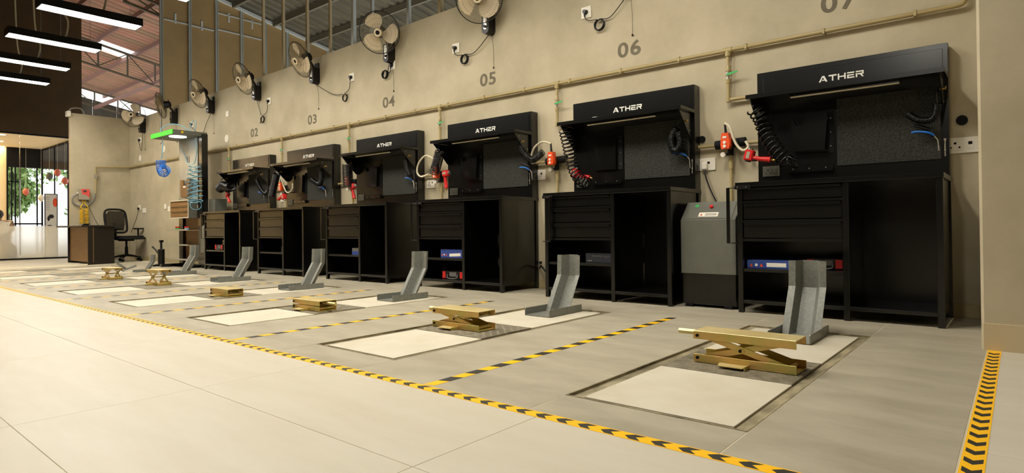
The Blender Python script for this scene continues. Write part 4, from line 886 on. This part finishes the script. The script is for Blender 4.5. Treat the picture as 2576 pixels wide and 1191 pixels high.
part('document_holder', lambda b: (b.prism([(-.16, 1.2), (.12, 1.2), (.2, 1.5), (.08, 1.5), (.06, 1.4), (-.04, 1.4), (-.06, 1.5), (-.18, 1.5)], 'y', -.07, -.065), b.prism([(.115, 1.2), (.12, 1.2), (.2, 1.5), (.195, 1.5)], 'y', -.065, 0), b.prism([(-.16, 1.2), (-.155, 1.2), (-.175, 1.5), (-.18, 1.5)], 'y', -.065, 0), b.box(-.16, -.065, 1.2, .12, 0, 1.205)), M_deskl, tw)
part('label', lambda b: b.box(-.05, -.073, 1.36, .05, -.07, 1.39), M_paper, tw)
db = part('drawer_box', lambda b: (b.box(-.42, -.14, .835, .33, -.0, 1.145, 0, .003), ), M_mach, tw)
part('box_frame', lambda b: (b.box(-.42, -.146, .835, .33, -.14, .85), b.box(-.42, -.146, 1.13, .33, -.14, 1.145), b.box(-.42, -.146, .85, -.405, -.14, 1.13), b.box(.315, -.146, .85, .33, -.14, 1.13)), M_cream, db)
for j in range(3):
    d = part('drawer', lambda b: b.box(-.395, -.147, .857+.091*j, .305, -.141, .938+.091*j, 0, .001), M_deskl, db)
    part('drawer_handle', lambda b: b.box(-.36, -.156, .932+.091*j, .29, -.147, .941+.091*j), M_black, d)
part('side_box', lambda b: b.box(.5, .12, .86, .72, .32, 1.15, 0, .003), M_mach, tw)
for z in (.622, .37, .125): part('tray', lambda b: (b.box(-.42, -.2, 0, .4, .06, .008, 0, .002), b.box(-.42, -.2, .008, .4, -.195, .025)), M_ind, tw, (0, 0, z), key='ttray')
part('base_frame', lambda b: (b.box(-.46, -.3, 0, -.38, .2, .05, 0, .004), b.box(.4, -.25, 0, .48, .2, .05, 0, .004), b.box(-.46, .02, 0, .48, .1, .05, 0, .004)), M_black, tw)
for x, c1, l in ((-.22, M_green, 'small green tin with red lid on the tower tray'), (.16, M_lblue, 'small blue tin with red lid on the tower tray')):
    o = thing('tin', l, 'tin', (-11.0+x, 4.4, .631)); part('body', lambda b: b.cyl((0, 0, 0), (0, 0, .04), .035, n=14), c1, o); part('lid', lambda b: b.cyl((0, 0, .04), (0, 0, .065), .036, n=14), M_red, o)
o = thing('coiled_air_hose', 'bright blue coiled air hose hanging from the green visor', 'hose', (-11.16, 4.14, 2.19))
part('drop', lambda b: b.tube(smooth([(0, 0, 0), (.02, 0, -.12), (.0, 0, -.26), (-.04, 0, -.34)]), .008, 6), M_lblue, o)
part('coil', lambda b: b.coil([(-.06, 0, -.36), (-.04, 0, -.5), (.05, 0, -.58), (.16, 0, -.52)], .075, 13, .0062, 6), M_blue, o)
part('fitting', lambda b: b.cyl((0, 0, -.02), (0, 0, .0), .018, n=10), M_valve, o); part('toggle', lambda b: b.tube([(0, 0, -.07), (-.1, 0, -.08)], .008, 6), M_valve, o)
o = thing('coiled_air_hose', 'pale blue loose coiled hoses draped down the tool tower', 'hose', (-10.62, 4.42, 2.1))
part('coil', lambda b: b.coil([(-.02, 0, -.4), (-.06, 0, -.7), (-.05, 0, -1.0)], .075, 9, .006, 5), M_lblue, o)
part('coil', lambda b: b.coil([(.06, 0, -.38), (.12, 0, -.62), (.14, 0, -1.0), (.06, 0, -1.05)], .085, 9, .006, 5), M_lblue, o)
part('feed', lambda b: b.tube(smooth([(.1, 0, .06), (.12, 0, -.2), (.02, 0, -.36), (-.25, 0, -.32), (-.4, .04, -.2), (-.6, .04, -.02)]), .006, 5), M_lblue, o)
o = thing('air_hose', 'blue air hose arching over the top of the tool tower', 'hose', (-11.1, 4.3, 2.27)); part('tube', lambda b: b.tube(smooth([(-.06, -.16, 0), (-.1, -.16, .08), (.05, -.08, .16), (.3, 0, .12), (.45, .1, 0.0)]), .008, 6), M_lblue, o); part('loop', lambda b: b.tube(smooth([(.42, .1, .0), (.38, .12, .13), (.46, .14, .2), (.55, .14, .16), (.52, .12, 0)]), .007, 6), M_lblue, o)
o = thing('hydraulic_jack', 'black bottle jack with pump lever at the foot of the tower', 'jack', (-11.66, 4.3, 0))
part('base', lambda b: (b.box(-.16, -.05, 0, .34, .05, .035, 0, .004), b.box(-.06, -.14, 0, .02, .16, .03, 0, .004)), M_black, o); part('cylinder', lambda b: (b.cyl((0, 0, .035), (0, 0, .3), .055, n=16), b.cyl((0, 0, .3), (0, 0, .42), .018, n=10)), M_blackp, o); part('saddle', lambda b: b.box(-.03, -.03, .42, .03, .03, .46, 0, .004), M_black, o)
part('pump_lever', lambda b: b.tube([(-.04, -.02, .2), (-.14, -.05, .3), (-.2, -.07, .34)], [.014, .014, .018], 8), M_blackp, o)
part('release_knob', lambda b: b.cyl((.05, -.02, .27), (.1, -.03, .29), .016, n=8), M_blackp, o)

# ================================================================ desk corner
dk = thing('desk', 'dark wooden desk with brown modesty panel against the inner room wall', 'desk', (-14.1, 4.0, 0))
part('desktop', lambda b: b.box(-.95, -.42, .715, .68, .28, .745, 0, .003), M_desk, dk)
part('end_panel', lambda b: b.box(-.78, -.27, 0, -.75, .26, .715, 0, .002), M_desk, dk)
part('end_panel', lambda b: b.prism([(.66, -.32), (.69, -.32), (.53, .16), (.5, .16)], 'z', 0, .715), M_desk, dk)
part('front_panel', lambda b: b.box(-.75, -.24, .04, .66, -.22, .715), M_deskl, dk)
kb = thing('cable_heap', 'small heap of black cable on the desk top', 'cable', (-13.95, 3.78, .745)); part('loops', lambda b: [b.tube([(math.cos(2*PI*j/14)*(.06+.02*q)+.03*q, math.sin(2*PI*j/14)*.05, .006+.008*q) for j in range(15)], .006, 5, cap=False) for q in range(4)], M_rubber, kb)
pp = thing('paper_stack', 'white paper stack lying on the desk top', 'paper', (-14.15, 3.72, .745)); part('sheets', lambda b: b.box(-.15, -.1, 0, .15, .1, .008), M_paper, pp)
ch = thing('office_chair', 'black mesh-back office chair with armrest between desk and wall', 'chair', (-14.32, 4.59, 0), .42)
part('seat', lambda b: (b.box(-.2, -.24, .45, .3, .24, .5, 0, .02), b.box(-.18, -.22, .5, .27, .22, .53, 0, .014)), M_chair, ch)
def backf(b):
    pts = [(-.22, -.22, .62), (-.24, -.25, .8), (-.27, -.24, 1.0), (-.28, -.17, 1.07), (-.28, 0, 1.085), (-.28, .17, 1.07), (-.27, .24, 1.0), (-.24, .25, .8), (-.22, .22, .62), (-.215, 0, .6), (-.22, -.22, .62)]
    b.tube(smooth(pts, 5), .022, 8)
bk = part('back_frame', backf, M_chair, ch)
m = mat('chair_mesh', rgb(40, 33, 20), .8, alpha=.7); part('back_mesh', lambda b: b.prism([(-.2, .64), (-.22, .8), (-.22, .98), (-.15, 1.05), (.15, 1.05), (.22, .98), (.22, .8), (.2, .64)], 'x', -.262, -.258), m, bk)
part('back_support', lambda b: b.tube([(-.1, 0, .44), (-.27, 0, .46), (-.29, 0, .62), (-.29, 0, .8)], .022, 8), M_blackm, ch)
for s in (-1, 1):
    a = part('armrest', lambda b: (b.tube([(.02, s*.22, .46), (.05, s*.265, .5), (.05, s*.265, .66)], .018, 8), b.box(-.06, s*.265-.035, .66, .18, s*.265+.035, .69, 0, .01)), M_blackm, ch)
part('gas_column', lambda b: (b.cyl((0.03, 0, .1), (.03, 0, .3), .03, n=12), b.cyl((.03, 0, .3), (.03, 0, .45), .02, n=12), b.box(-.08, -.09, .42, .14, .09, .45)), M_blackm, ch)
for j in range(5):
    a = j*2*PI/5+.3; c_, s_ = math.cos(a), math.sin(a)
    l = part('base_arm', lambda b: b.tube([(.03, 0, .13), (.03+c_*.15, s_*.15, .11), (.03+c_*.29, s_*.29, .075)], [.026, .02, .015], 8), M_blackm, ch)
    part('caster', lambda b: (b.cyl((.03+c_*.29-s_*.024, s_*.29+c_*.024, .028), (.03+c_*.29-s_*.006, s_*.29+c_*.006, .028), .028, n=14), b.cyl((.03+c_*.29+s_*.006, s_*.29-c_*.006, .028), (.03+c_*.29+s_*.024, s_*.29-c_*.024, .028), .028, n=14)), M_blackm, l)
# inflator box on the inner wall
ib = thing('inflator_box', 'grey and red wall box with yellow coiled hoses above the desk', 'wall box', (-15.1, 4.06, 1.29))
part('case', lambda b: b.box(0, -.095, 0, .09, .095, .23, 0, .006), M_ind, ib)
part('red_face', lambda b: b.prism([(-.06, .225), (.09, .225), (.09, .05), (.05, .08), (.02, .115), (-.02, .1), (-.045, .14)], 'x', .09, .093), M_pink, ib)
part('display', lambda b: b.box(.093, -.025, .16, .095, .04, .2, 0, .001), M_print, ib)
part('knob', lambda b: b.cyl((.04, -.095, .14), (.04, -.125, .14), .018, n=10), M_cream, ib)
for y, z0 in ((-.045, -.18), (.045, -.16)):
    part('yellow_coil', lambda b: (b.coil([(.06, y, z0-.02), (.062, y, z0-.18), (.06, y, -.50)], .034, 10, .0065, 6), b.tube(smooth([(.045, y*.5, 0), (.05, y*.4, -.08), (.055, y*1.3, z0+.03), (.06, y+.03, z0-.01)]), .009, 6)), M_yellow, ib)
part('grey_hose', lambda b: (b.tube(smooth([(.05, -.12, .12), (.05, -.19, .06), (.05, -.2, -.04), (.04, -.1, -.12), (.03, .05, -.12), (.03, .16, -.02), (.03, .2, .1), (.03, .205, .15)]), .016, 8)), mat('grey_hose', rgb(140, 138, 132), .5), ib)
part('power_cord', lambda b: b.tube(smooth([(.04, .07, 0), (.03, .1, -.15), (.02, .2, -.4), (.02, .28, -.55)]), .004, 5), M_rubber, ib)
jb = thing('junction_box', 'white junction box with grey cable on top of the inner wall', 'junction box', (-15.16, 3.88, 3.1)); part('box', lambda b: b.box(-.05, -.1, -.08, .1, -.035, .03, 0, .006), M_white, jb); part('cable', lambda b: b.tube(smooth([(.02, -.06, .03), (.02, 0, .1), (.02, .14, .12), (.02, .2, .06), (.02, .21, .0)]), .014, 6), mat('grey_cable', rgb(150, 148, 140), .5), jb)
cc = thing('chair_cord', 'thin black cord hanging from the plug beside the office chair', 'cord', (-14.5, 4.9, 1.1)); part('plug', lambda b: b.box(-.02, -.02, -.02, .02, .015, .03, 0, .006), M_blackp, cc); part('cord', lambda b: b.tube(smooth([(0, 0, -.02), (-.02, -.03, -.2), (-.12, -.05, -.35), (-.25, -.06, -.5)]), .005, 5), M_rubber, cc)
